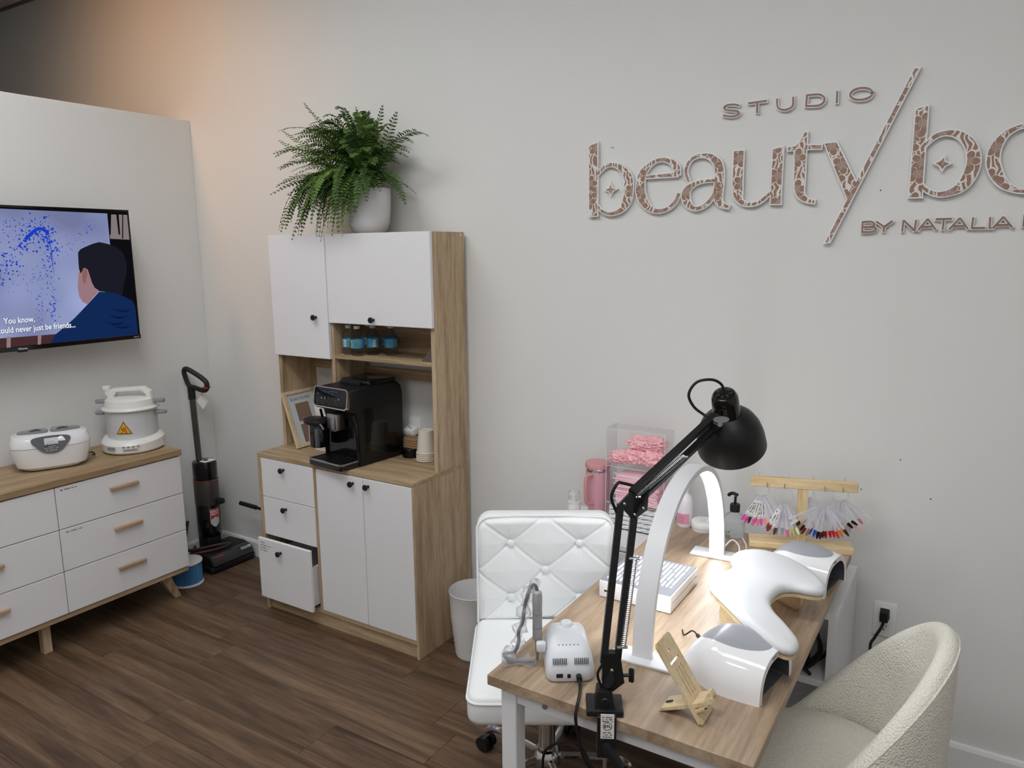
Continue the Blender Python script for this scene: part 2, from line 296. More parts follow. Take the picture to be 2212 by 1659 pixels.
PINEZ = wood('pine_post', C(206, 174, 124), C(232, 206, 160), C(240, 218, 178), 'Z', 7, 18, .5)
BEECH = wood('beech_handle', C(172, 136, 104), C(194, 160, 126), C(206, 176, 144), 'Y', 8, 20, .5)
WHITE = mat('white_melamine', C(232, 231, 233), .35)
WHITEM = mat('white_powder_coat', C(226, 227, 230), .4)
WPLAST = mat('white_plastic', C(234, 233, 233), .3)
WGLOSS = mat('glossy_white_plastic', C(238, 238, 240), .12, coat=.4)
WLEATH = mat('white_leatherette', C(245, 247, 248), .42, bump=.12, bscale=240)
GREYP = mat('grey_plastic', C(150, 152, 158), .35)
DGREY = mat('dark_grey_plastic', C(84, 86, 90), .4)
LGREY = mat('light_grey_plastic', C(196, 197, 200), .35)
BLACKM = mat('black_satin_metal', C(20, 20, 21), .42, spec=.5)
BLACKG = mat('black_gloss_plastic', C(12, 12, 14), .12, coat=.3)
BLACKP = mat('black_plastic', C(20, 20, 22), .45)
BLACKR = mat('black_rubber', C(16, 16, 17), .6)
CHROME = mat('chrome', C(220, 220, 222), .12, metal=1)
STEEL = mat('brushed_steel', C(180, 180, 182), .3, metal=1)
SEAM = mat('dark_gap', C(40, 38, 38), .8)
PRINT = mat('black_print', C(30, 30, 32), .6)
GREYPRINT = mat('grey_print', C(110, 110, 114), .6)
PAPER = mat('white_paper', C(232, 230, 226), .8)
ACRYL = mat('clear_acrylic', (1, 1, 1, 1), .03, trans=1., ior=1.15, alpha=.22)
CLEARP = mat('clear_plastic', (.97, .98, 1, 1), .06, trans=1., ior=1.12, alpha=.4)
CLEARB = mat('clear_bottle_plastic', (.9, .95, 1, 1), .05, trans=1., ior=1.2, alpha=.45)
# ------------------------------------------------------------ room
def room():
    fl = struct('floor', mat('subfloor', C(60, 46, 36), .8), lambda b: b.box(-3.2, 6.2, -5.2, .2, -.25, -.0085))
    rows = 28; pw, pl = .182, 1.22; rnd = random.Random(4)
    mb = MB(); mb.box(.0004, pl-.0004, .0004, pw-.0004, -.008, 0, .0012, 1)
    proto = mb.build('plank', PLANK, fl, smooth=0); first = True
    for r in range(rows):
        off = rnd.random()*pl
        for k in range(-1, 6):
            x = -.1-off+(k+1)*pl if True else 0
            if x+pl < -.15 or x > 6.05: continue
            o = proto if first else proto.copy()
            if not first: COL.objects.link(o); o.parent = fl
            first = False; o.location = (x, -.002-(r+1)*pw, 0)
    wb = struct('wall_back', WALL, lambda b: b.box(-3.2, 6.2, 0, .15, 0, CH+.1))
    for x, z in ((3.437, 1.896), (3.651, .915), (3.555, 1.033), (3.445, .914)): part('nail_hole', SEAM, wb, lambda b: b.cyl((x, -.0008, z), (x, .002, z), .0022, seg=8))
    part('paint_chip', GREYPRINT, wb, lambda b: b.box(2.503, 2.517, -.0008, .001, 2.096, 2.0985))
    wl = struct('wall_left', WALL, lambda b: b.box(-.12, 0, -5, 0, 0, 2.4305, .002, 1))
    struct('wall_right', WALL, lambda b: b.box(6, 6.15, -5, 0, 0, CH+.1))
    struct('wall_front', WALL, lambda b: b.box(-3.2, 6.2, -5.15, -5, 0, CH+.1))
    struct('wall_side', WALL, lambda b: b.box(-3.2, -3, -5, 0, 0, CH+.1))
    ce = struct('ceiling', TBAR, lambda b: b.box(-3.2, 6.2, -5.2, .2, CH+.02, CH+.2))
    # suspended tiles and grid
    def wallangle(b): b.box(-3, 6, -.025, 0, CH-.004, CH+.018)
    part('wall_angle', TBAR, ce, wallangle, smooth=0)
    tm = MB(); tm.box(-.595, .595, -.29, .29, 0, .016, .004, 1); tproto = tm.build('ceiling_tile', CEIL, ce, smooth=0); first = True
    lamps = {(2, 2), (2, 5), (5, 2), (5, 5), (6, 4), (0, 5)}
    for i in range(8):
        for j in range(9):
            x = -3+.6+i*1.2-.07; y = -.32-j*.6
            if y < -5 or x > 6: continue
            if (i, j) in LAMPS: continue
            o = tproto if first else tproto.copy()
            if not first: COL.objects.link(o); o.parent = ce
            first = False; o.location = (x, y, CH)
    for i in range(9):
        part('ceiling_rail', TBAR, ce, lambda b: b.box(-3+i*1.2-.07-.008, -3+i*1.2-.07+.008, -5, 0, CH-.002, CH+.018), smooth=0)
    for j in range(9):
        part('ceiling_rail', TBAR, ce, lambda b: b.box(-3, 6, -.02-j*.6-.008, -.02-j*.6+.008, CH-.002, CH+.018), smooth=0)
    # baseboards
    def prof(b, fn): b.prism([(0, 0), (.014, 0), (.014, .08), (.009, .092), (0, .095)], 0, 1, fn)
    struct('baseboard_back', TRIM, lambda b: prof(b, lambda u, v, w: (w*5.98+.015, -u, v)))
    struct('baseboard_left', TRIM, lambda b: prof(b, lambda u, v, w: (u, -.0-w*4.98, v)))
LAMPS = {(3, 2), (4, 3), (5, 3), (4, 6), (6, 5)}
def ceiling_lamps():
    em = emis('lamp_diffuser_glow', (.965, .985, 1.0, 1), CEIL_LAMP)
    desc = {(3, 2): 'flat white ceiling panel light above the hutch cabinet', (4, 3): 'flat white ceiling panel light above the middle of the room', (5, 3): 'flat white ceiling panel light above the nail desk', (4, 6): 'flat white ceiling panel light behind the viewer on the left',
            (6, 5): 'flat white ceiling panel light added behind the viewer on the right to brighten the partition'}  # last one is an unseen panel added to throw more light on the partition
    for (i, j) in sorted(LAMPS):
        x = -3+.6+i*1.2-.07; y = -.32-j*.6
        t = thing('ceiling_light', desc[(i, j)], 'light', (x, y, CH-.004), group='ceiling panel lights')
        part('frame', WHITEM, t, lambda b: [b.box(-.59, .59, s*.285-.012, s*.285+.012, 0, .03) for s in (-1, 1)]+[b.box(s*.585-.012, s*.585+.012, -.273, .273, 0, .03) for s in (-1, 1)], smooth=0)
        part('diffuser', em, t, lambda b: b.box(-.572, .572, -.272, .272, .004, .012), smooth=0)
room(); ceiling_lamps()
# warm spot lamp on the other side of the partition, aimed at the wall corner
def warm_spot():
    p = Vector((-.06, -1.5, 2.95)); aim = Vector((-.12, 0, 2.35))
    t = thing('spot_light', 'small warm ceiling spot behind the partition aimed at the corner', 'light', p)
    d = (aim-p).normalized(); q = d.to_track_quat('-Z', 'Y')
    part('housing', BLACKM, t, lambda b: b.lathe([(.001, .1), (.03, .1), (.035, .09), (.035, .0), (.03, -.01), (.027, 0), (.027, .05), (.001, .05)]).xf(q.to_matrix().to_4x4()))
    part('stem', BLACKM, t, lambda b: b.cyl((0, 0, .06), (0, 0, CH-2.95), .008, seg=8))
    l = bpy.data.lights.new('spot_lamp', 'SPOT'); l.energy = WARM_SPOT; l.color = (1, .52, .21); l.spot_size = 1.9; l.spot_blend = 1.0; l.shadow_soft_size = .12
    o = bpy.data.objects.new('spot_lamp', l); COL.objects.link(o); o.parent = t; o.location = d*.02; o.rotation_euler = q.to_euler()
warm_spot()
# ------------------------------------------------------------ hutch cabinet
def knob(parent, x, y, z):
    part('knob', BLACKM, parent, lambda b: b.lathe([(.001, 0), (.007, 0), (.006, .006), (.0065, .012), (.0125, .017), (.0135, .021), (.012, .0245), (.001, .026)], (x, y, z), 18, fn=lambda a, c, d: (a, -d, c)), world=True)
def cabinet():
    x0, x1, yb, yh, g = .8714, 1.8303, -.4056, -.2395, -.018
    t = thing('hutch_cabinet', 'tall oak and white kitchen hutch cabinet against the back wall', 'cabinet', ((x0+x1)/2, -.2, 0))
    P = lambda n, m, *a, **k: part(n, m, t, lambda b: b.box(*a, k.get('bev', .0012), 1), world=True, smooth=0, label=k.get('label'))
    P('side_panel', OAKZ, x0, x0+.02, yb, g, 0, .7665); P('side_panel', OAKZ, x1-.012, x1, yb, g, 0, .7665)
    P('counter_top', OAKX, x0, x1, yb, g, .7665, .7865)
    P('divider', OAKZ, 1.2435, 1.2605, yb+.001, g, .08, .7665)
    P('plinth', OAKX, x0+.02, x1-.012, yb+.012, yb+.03, 0, .066); P('bottom_panel', OAKX, x0+.02, x1-.012, yb+.001, g, .066, .082)
    P('back_panel', WHITE, x0+.02, x1-.012, g-.006, g-.002, .082, .7665)
    for n, (a, b_, z0, z1, dy) in enumerate(((.8945, 1.2425, .577, .7645, 0), (.8945, 1.2425, .386, .5745, 0), (.8945, 1.2425, .0845, .383, -.047))):
        d = P('drawer', WHITE, a, b_, yb+dy, yb+dy+.016, z0, z1, bev=.0015)
        part('drawer_box', [WHITE, SEAM], d, lambda b: (b.box(a+.012, a+.022, yb+dy+.016, -.06, z0+.02, z1-.09), b.box(b_-.022, b_-.012, yb+dy+.016, -.06, z0+.02, z1-.09), b.box(a+.022, b_-.022, yb+dy+.016, -.06, z0+.02, z0+.03), b.box(a+.022, b_-.022, -.07, -.06, z0+.03, z1-.09)), world=True, smooth=0)
        knob(d, 1.051, yb+dy, (.726, .535, .335)[n])
        if n == 2:
            def lab(b):
                for i, n_ in enumerate((.035, .075, .06, .05)): dashes(b, n_, .006, lambda u, v, i=i: (a+.014+u, yb+dy-.0006, z1-.022-i*.013+v), i)
            part('print', GREYPRINT, d, lab, world=True, smooth=0)
    for n, (a, b_) in enumerate(((1.2625, 1.5435), (1.5465, 1.8165))):
        d = P('door', WHITE, a, b_, yb, yb+.016, .085, .7635, bev=.0015); knob(d, (1.489, 1.56)[n]+(0, .018)[n], yb, .732)
    # hutch
    P('hutch_side', OAKZ, x0, x0+.02, yh, g, .7865, 1.80); P('hutch_side', OAKZ, x1-.022, x1, yh, g, .7865, 1.80)
    P('hutch_top', OAKX, x0+.02, x1-.022, yh, g, 1.782, 1.80)
    P('hutch_divider', OAKZ, 1.228, 1.248, yh, g, .7865, 1.782)
    P('shelf', OAKX, 1.248, x1-.022, yh, g, 1.242, 1.26); P('shelf', OAKX, 1.248, x1-.022, yh+.006, g, 1.418, 1.434)
    P('shelf', OAKX, x0+.02, 1.228, yh, g, 1.245, 1.262)
    P('hutch_back', OAKX, x0+.02, x1-.022, g-.004, g-.0005, 1.25, 1.782)
    P('back_rail', OAKX, 1.248, x1-.022, g-.018, g-.001, 1.135, 1.18); P('back_rail', OAKX, x0+.02, 1.228, g-.018, g-.001, 1.15, 1.19)
    d = P('upper_door', WHITE, x0, 1.2365, yh-.018, yh-.001, 1.239, 1.80, bev=.0015); knob(d, 1.162, yh-.018, 1.428)
    d = P('upper_door', WHITE, 1.2405, x1, yh-.018, yh-.001, 1.4067, 1.80, bev=.0015); knob(d, 1.512, yh-.018, 1.43)
    part('cam_cover', WHITE, t, lambda b: b.cyl((x1-.0002, -.045, 1.788), (x1+.001, -.045, 1.788), .005, seg=12), world=True)
cabinet()
# ------------------------------------------------------------ fern
def fern():
    px, py, pz = 1.40, -.137, 1.80
    POT = mat('white_ribbed_ceramic', C(226, 228, 232), .35)
    t = thing('potted_fern', 'bushy green Boston fern in a white pot on the hutch', 'plant', (px, py, pz))
    n = 84; vs_ = []; prof = [(.001, .0), (.062, 0), (.078, .012), (.09, .045), (.096, .1), (.0985, .16), (.0985, .193), (.094, .195), (.091, .19), (.09, .15), (.001, .145)]
    def pot(b):
        b.lathe(prof, (0, 0, 0), n)
        k = len(prof)
        for i, v in enumerate(b.v):
            c = i//k; r = i % k
            if 2 <= r <= 6 and c % 2: f = 1-.018; b.v[i] = Vector((v.x*f, v.y*f, v.z))
    part('pot', POT, t, pot)
    part('soil', mat('potting_soil', C(42, 32, 24), .95, bump=.6, bscale=90), t, lambda b: b.lathe([(.001, .178), (.05, .182), (.0895, .172)], (0, 0, 0), 24))
    m, N, L, P = newmat('fern_leaf'); oi = N.new('ShaderNodeObjectInfo'); cr = N.new('ShaderNodeValToRGB')
    e = cr.color_ramp.elements; e[0].color = C(56, 84, 38); e[1].color = C(116, 144, 72); x = e.new(.55); x.color = C(82, 112, 52)
    L.new(oi.outputs['Random'], cr.inputs['Fac']); L.new(cr.outputs['Color'], P.inputs['Base Color']); P.inputs['Roughness'].default_value = .5; P.inputs['Specular IOR Level'].default_value = .3
    LEAF = m; rnd = random.Random(11)
    U_ = rnd.uniform; fr = []          # (tip, control) relative to the pot base
    def dome(th, k, y):
        t_ = math.radians(th); rx = .37 if math.cos(t_) < 0 else .235
        tip = Vector((-.03+rx*math.cos(t_)*k, y, .245+.275*math.sin(t_)*k)); return tip, Vector((tip.x*.38, tip.y*.5, max(.30, tip.z*.95+.10)))
    for q in range(118): fr.append(dome(U_(-25, 205), U_(.5, 1.04), U_(-.22, .09)))
    for q in range(40): fr.append(dome(U_(20, 160), U_(.3, .85), U_(-.17, .04)))
    for q in range(62):
        x = U_(-.37, .03); z = U_(-.02, .16); y = U_(-.25, -.14) if x > -.14 else U_(-.24, -.06)
        if z < .03: y = U_(-.20, -.155)
        fr.append((Vector((x, y, z)), Vector((x*.75, y*.8, U_(.32, .42)))))
    for q in range(26):
        x = U_(-.06, .13); fr.append((Vector((x, U_(-.19, -.13), U_(.02, .17) if x < .05 else U_(.09, .2))), Vector((x*.8, U_(-.13, -.09), U_(.3, .38)))))
    for q in range(26): fr.append(dome(U_(-20, 60), U_(.5, .95), U_(-.16, .04)))
    for tip in ((.36, -.02, .385), (.30, -.05, .36), (.235, -.03, .12), (.25, -.05, .125), (.20, -.08, .2), (-.45, -.06, .47), (-.31, -.05, .575), (-.43, -.1, .42), (-.46, -.08, .30), (-.47, -.1, .22), (-.44, -.12, .35), (-.05, 0, .54), (.1, 0, .53), (.16, .02, .50), (-.1, -.2, -.03), (.02, -.19, -.01), (.06, -.18, .03), (-.3, -.18, -.02)):
        v = Vector(tip); fr.append((v, Vector((v.x*.55, v.y*.7, max(v.z+.10, .34) if v.z < .4 else v.z*.75))))
    for tip, ctl in fr:
        b0 = Vector((U_(-.045, .045), U_(-.045, .045), .165)); ln = (ctl-b0).length*.55+(tip-ctl).length*.7; ns = max(14, int(ln/.0108)); P_ = []
        for i in range(ns+1):
            s = i/ns; q = b0*(1-s)**2+ctl*2*s*(1-s)+tip*s*s
            if q.y+py > -.014: q.y = -.014-py
            rr_ = math.hypot(q.x, q.y)
            if q.z < .196 and .09 < rr_ < .108: q.x *= .108/rr_; q.y *= .108/rr_
            if q.z < .015 and q.y+py > -.272: q.y = -.272-py if q.y+py < -.2 else q.y; q.z = q.z if q.y+py <= -.271 else .015
            P_.append(q)
        b = MB(); b.tube(P_[::3]+[P_[-1]], [.0017*(1-.7*i/len(P_[::3])) for i in range(len(P_[::3])+1)], 4)
        tw = U_(-.5, .5); hv = Vector((tip.x, tip.y, 0)); side = Vector((-hv.y, hv.x, 0)).normalized() if hv.length > .02 else Vector((1, 0, 0)); wmax = U_(.030, .041)
        for i in range(max(3, ns//6), ns+1):
            tt = i/ns; d = (P_[min(i+1, ns)]-P_[i-1])
            if d.length < 1e-6: continue
            d.normalize(); sd = d.cross(Vector((0, 0, 1)))
            if sd.length < .25: sd = side.copy()
            sd.normalize(); nn = sd.cross(d).normalized(); sd = (sd*math.cos(tw)+nn*math.sin(tw)).normalized(); nn = sd.cross(d).normalized()
            wl = wmax*math.sin(PI*min(1, tt*.84+.14))**.6*U_(.88, 1.1)
            for sg in (-1, 1):
                dd = (sd*sg*.93+d*.30+nn*U_(-.25, .12)).normalized(); wv = d*.0041; o = P_[i]
                b.add([o-wv*.5, o+dd*wl*.35-wv+nn*.0014, o+dd*wl*.75-wv*.75, o+dd*wl, o+dd*wl*.7+wv*.8, o+dd*wl*.3+wv*1.1+nn*.0014], [[0, 1, 4, 5], [1, 2, 3, 4]])
        for v in b.v:
            if v.y+py > -.004: v.y = -.004-py
            if v.z < .004 and v.y+py > -.262: v.z = .004
        b.build('frond', LEAF, t, smooth=0)
fern()
# ------------------------------------------------------------ water bottles and pouch on the hutch shelf
def bottles():
    lab = mat('blue_bottle_label', C(70, 140, 180), .4, var=.35, vscale=40); cap = mat('white_cap', C(215, 218, 222), .4); grn = mat('green_print', C(96, 130, 60), .5)
    sp = [(1.308, -.205, 'water bottle in the front row, nearest the hutch divider', .3), (1.372, -.217, 'water bottle at the very front, barcode facing out', -.2), (1.408, -.155, 'water bottle third from the left in the niche', 1.2),
          (1.425, -.075, 'water bottle at the back, between two others', .8), (1.49, -.125, 'rightmost water bottle in the niche', 2.0), (1.33, -.1, 'water bottle at the back left of the niche', .5)]
    for x, y, d, rz in sp:
        t = thing('water_bottle', 'small clear '+d, 'bottle', (x, y, 1.26), rz, 'water bottles in the hutch niche')
        part('body', CLEARB, t, lambda b: b.lathe([(.001, .002), (.022, 0), (.028, .006), (.029, .015), (.0275, .03), (.0275, .075), (.029, .085), (.024, .104), (.013, .118), (.0115, .122), (.0115, .128)], (0, 0, 0), 20))
        part('label', lab, t, lambda b: b.lathe([(.0282, .036), (.0284, .037), (.0284, .074), (.0282, .075)], (0, 0, 0), 20))
        part('print', [PAPER, PRINT, grn], t, lambda b: (b.lathe([(.0287, .04), (.0287, .07)], (0, 0, 0), 4, a0=-2.0, a1=-1.55), [b.lathe([(.0289, .043), (.0289, .067)], (0, 0, 0), 1, m=1, a0=-1.97+k*.07, a1=-1.94+k*.07) for k in range(6)], b.lathe([(.0287, .045), (.0287, .068)], (0, 0, 0), 4, m=2, a0=-1.1, a1=-.6)), smooth=0)
        part('cap', cap, t, lambda b: b.lathe([(.001, .1355), (.0125, .1355), (.0135, .134), (.0135, .122), (.012, .1215)], (0, 0, 0), 20))
    t = thing('snack_pouch', 'brown foil pouch propped at the right end of the hutch niche', 'pouch', (1.775, -.19, 1.26))
    part('pouch', mat('brown_foil', C(86, 72, 62), .4, var=.2), t, lambda b: b.add([(-.035, -.03, 0), (.02, -.035, 0), (.025, .03, 0), (-.03, .03, 0), (.018, -.012, .075), (.02, .02, .078)], [[0, 3, 2, 1], [0, 1, 4], [2, 3, 5], [1, 2, 5, 4], [0, 4, 5, 3]]), smooth=0)
    part('tag', PAPER, t, lambda b: b.box(.0205, .0225, -.03, .0, .012, .06), smooth=0)
bottles()
# ------------------------------------------------------------ coffee machine
def coffee():
    t = thing('coffee_machine', 'black automatic espresso machine with chrome trim on the hutch counter', 'coffee machine', (1.364, -.328, .7865), math.radians(-5.5))
    W = .114
    side = [(-.0, .0), (.262, .0), (.268, .29), (.258, .335), (.235, .352), (.02, .348), (-.05, .345), (-.052, .255), (-.012, .24), (.0, .2)]   # (y back, z)
    def body(b): b.prism([(p[0], p[1]) for p in side], -W, W, lambda u, v, w: (w, u, v), bev=.007)
    part('body', BLACKP, t, body, smooth=50)
    part('side_panel', BLACKG, t, lambda b: b.prism(rrect(.035, .235, .03, .255, .012), W, W+.0015, lambda u, v, w: (w, u, v)))
    part('front_recess', BLACKG, t, lambda b: b.prism(rrect(-W+.012, W-.012, .03, .225, .012), 0, -.0015, lambda u, v, w: (u, w, v)))
    for s in (-1, 1): part('front_pillar', BLACKG, t, lambda b: b.tube(crom([(s*(W-.006), -.006, .02), (s*(W-.006), -.012, .15), (s*(W-.006), -.03, .24)], 5), .006, 8))
    # tilted control panel
    tilt = lambda u, v, w: (u, -.052-w*.94+(v-.258)*.14, v+w*.30)
    cp = part('control_panel', BLACKG, t, lambda b: b.prism(rrect(-W+.004, W-.004, .262, .345, .016), -.002, .012, tilt, bev=.003))
    def ring(b):
        o = rrect(-W+.001, W-.001, .258, .349, .018); i_ = rrect(-W+.006, W-.006, .263, .344, .015); n = len(o)
        b.add([tilt(*p, .0145) for p in o]+[tilt(*p, .0145) for p in i_]+[tilt(*p, -.004) for p in o], [[k, (k+1) % n, n+(k+1) % n, n+k] for k in range(n)]+[[k, 2*n+k, 2*n+(k+1) % n, (k+1) % n] for k in range(n)])
    part('trim_ring', CHROME, cp, ring)
    ic = emis('display_icon', (.75, .82, .95, 1), .5)
    def icons(b):
        rr = random.Random(3)
        for (u, v, r) in [(-.085, .315, .0022), (-.06, .298, .003), (-.038, .302, .002), (-.038, .296, .002), (.055, .302, .0026), (-.055, .325, .0012), (-.035, .327, .0012), (-.015, .327, .0012), (-.012, .302, .0015), (.008, .322, .0016), (.02, .318, .0012), (.035, .32, .0012), (.048, .325, .001), (.01, .296, .001), (.034, .294, .0012)]:
            b.flat([(u+r*math.cos(k*PI/3), v+r*math.sin(k*PI/3)) for k in range(6)], lambda x, z: tilt(x, z, .0126))
        for k in range(3): b.flat([(-.005+k*.018, .332), (.008+k*.018, .332), (.008+k*.018, .3325), (-.005+k*.018, .3325)], lambda x, z: tilt(x, z, .0126))
    part('icons', ic, cp, icons, smooth=0)
    sp = part('spout', STEEL, t, lambda b: (b.box(-.028, .022, -.062, -.015, .165, .238, .005, 2), b.box(.024, .034, -.058, -.012, .162, .236, .003, 2)))
    part('print', PRINT, sp, lambda b: text(b, 'PHILIPS', .0085, lambda u, v, w: (-.022+u, -.0625, .212+v)), smooth=0)
    part('nozzle', STEEL, sp, lambda b: [b.cyl((x, -.045, .166), (x, -.045, .155), .005, seg=10) for x in (-.012, .006)])
    # drip tray
    tr = part('drip_tray', BLACKG, t, lambda b: b.prism(rrect(-W+.002, W-.004, -.108, .0, .012), .002, .03, bev=.003))
    def rim(b):
        o = rrect(-W+.0015, W-.0035, -.109, -.002, .013); i_ = rrect(-W+.008, W-.01, -.102, -.004, .01); n = len(o)
        b.add([(*p, .0325) for p in o]+[(*p, .0325) for p in i_]+[(*p, .025) for p in o], [[k, (k+1) % n, n+(k+1) % n, n+k] for k in range(n)]+[[k, 2*n+k, 2*n+(k+1) % n, (k+1) % n] for k in range(n)])
    part('tray_rim', STEEL, tr, rim)
    for k in range(9): part('tray_slat', BLACKP, tr, lambda b: b.box(-W+.014+k*.0225, -W+.026+k*.0225, -.098, -.006, .03, .0335, .001, 1), smooth=0)
    # bean hopper lid
    h = part('bean_lid', BLACKG, t, lambda b: b.prism(rrect(-.088, .102, .07, .245, .02), .348, .372, bev=.006))
    part('lid_handle', BLACKP, h, lambda b: b.box(-.07, .06, .055, .085, .345, .366, .004, 2))
    # milk carafe on the left front
    c = part('milk_carafe', BLACKG, t, lambda b: b.prism(crom([(-.118, -.085), (-.088, -.1), (-.055, -.085), (-.05, -.045), (-.07, -.02), (-.11, -.025)], 4, True), .078, .182, bev=.004))
    part('carafe_window', CLEARP, c, lambda b: b.prism(rrect(-.138, -.104, -.085, -.03, .012), .08, .18))
    part('carafe_lid', BLACKP, c, lambda b: b.prism(crom([(-.155, -.09), (-.1, -.115), (-.05, -.1), (-.04, -.04), (-.06, -.012), (-.12, -.012), (-.155, -.04)], 4, True), .183, .205, bev=.006))
    part('carafe_spout', STEEL, c, lambda b: b.tube(crom([(-.06, -.085, .19), (-.035, -.088, .185), (-.022, -.085, .168)], 4), .0045, 8))
    part('carafe_handle', DGREY, c, lambda b: b.box(-.062, -.044, -.106, -.09, .085, .17, .004, 2))
coffee()
def counter_items():
    # sign frame leaning on the left side of the hutch
    B0 = Vector((.992, 0, .7875)); T0 = Vector((.9015, 0, 1.052)); upv = (T0-B0).normalized(); nrm = Vector((upv.z, 0, -upv.x))
    t = thing('sign_frame', 'light wood framed pay sign leaning in the hutch left bay', 'frame', (.99, -.165, .7865))
    H = (T0-B0).length; fn = lambda u, v, w: tuple(B0+Vector((0, -.268+u, 0))+upv*v+nrm*w)
    Wd = .205
    for a in ((0, .016, 0, H), (Wd-.016, Wd, 0, H)): part('frame_bar', BAMBOO, t, lambda b: b.prism([(a[0], a[2]), (a[1], a[2]), (a[1], a[3]), (a[0], a[3])], 0, .014, fn), world=True, smooth=0)
    for a in ((.016, Wd-.016, 0, .016), (.016, Wd-.016, H-.016, H)): part('frame_bar', BAMBOOX, t, lambda b: b.prism([(a[0], a[2]), (a[1], a[2]), (a[1], a[3]), (a[0], a[3])], 0, .014, fn), world=True, smooth=0)
    sh = part('sheet', mat('pale_sheet', C(206, 210, 212), .3), t, lambda b: b.prism([(.014, .014), (Wd-.014, .014), (Wd-.014, H-.014), (.014, H-.014)], .002, .007, fn), world=True, smooth=0)
    part('heading', PRINT, sh, lambda b: text(b, 'SCAN TO PAY', .02, lambda u, v, w: fn(Wd/2+u, H-.05+v, .0076), 'CENTER'), world=True, smooth=0)
    br = mat('brown_panel', C(136, 112, 96), .6)
    for k in range(2): part('code_panel', br, sh, lambda b: b.prism(rrect(.06, .145, H-.155-k*.105, H-.065-k*.105, .004), .007, .0076, fn), world=True, smooth=0)
    part('heading', PAPER, sh, lambda b: text(b, 'Zelle', .017, lambda u, v, w: fn(.102+u, H-.151+v, .0082), 'CENTER'), world=True, smooth=0)
    # white folded paper bag
    t = thing('paper_bag', 'white folded paper bag behind the milk carafe', 'bag', (1.12, -.2, .7865))
    def bag(b):
        rr = random.Random(5); L = []
        for i in range(8):
            z = .27*i/7; o = .012*math.sin(i*1.9); tp = 1-.25*i/7
            L.append([(-.05*tp+o, -.022*tp, z), (-.01*tp+o, -.03*tp-.004*(i % 2), z), (.045*tp+o, -.022*tp, z), (.045*tp+o, .022*tp, z), (0+o, .03*tp, z), (-.05*tp+o, .022*tp, z)])
        vs_ = [p for r in L for p in r]; fs = [[i*6+k, i*6+(k+1) % 6, (i+1)*6+(k+1) % 6, (i+1)*6+k] for i in range(7) for k in range(6)]+[[5, 4, 3, 2, 1, 0], [42+k for k in range(6)]]
        b.add(vs_, fs)
    part('bag_body', PAPER, t, bag, smooth=0)
    # cups
    t = thing('paper_cup_stack', 'stack of upside-down white paper cups beside the coffee machine', 'cups', (1.655, -.1, .7865))
    cp = mat('ivory_paper_cup', C(216, 208, 194), .6)
    for k in range(5):
        part('paper_cup', cp, t, lambda b: b.lathe([(.046, .0015+k*.0085), (.0475, .004+k*.0085), (.046, .0075+k*.0085), (.0435, .008+k*.0085), (.0335, .105+k*.0085), (.0315, .107+k*.0085), (.030, .102+k*.0085), (.001, .102+k*.0085)], (0, 0, 0), 28))
    t = thing('cup_lid_stack', 'stack of black plastic cup lids beside the white cups', 'lids', (1.555, -.085, .7865))
    for k in range(6): part('cup_lid', BLACKG, t, lambda b: b.lathe([(.04, .001+k*.0065), (.043, .002+k*.0065), (.043, .005+k*.0065), (.038, .0062+k*.0065), (.037, .0105+k*.0065), (.001, .0105+k*.0065)], (0, 0, 0), 28))
    kr = mat('kraft_card', C(142, 112, 78), .8, var=.15)
    t = thing('cup_sleeves', 'brown kraft cup sleeves lying on the black lids', 'sleeves', (1.56, -.08, .8305))
    for k in range(4):
        part('cup_sleeve', kr, t, lambda b: b.prism(rrect(-.045, .05, -.03, .03, .028), k*.0115, .0105+k*.0115, bev=.002))
    # tilted wall adapter
    t = thing('wall_adapter', 'white plug-in power adapter on the wall behind the cups', 'adapter', (1.512, -.001, .90))
    part('plate', WPLAST, t, lambda b: b.box(-.035, .035, -.006, 0, -.055, .055, .002, 2))
    part('cube', WPLAST, t, lambda b: b.box(-.032, .03, -.055, -.004, -.018, .018, .006, 2, mx=Matrix.Rotation(math.radians(18), 4, 'X')))
    part('slot', SEAM, t, lambda b: [b.box(x-.005, x+.005, -.035+y, -.03+y, .0165, .0184, mx=Matrix.Rotation(math.radians(18), 4, 'X')) for x, y in ((-.012, .006), (.006, -.004))], smooth=0)
counter_items()
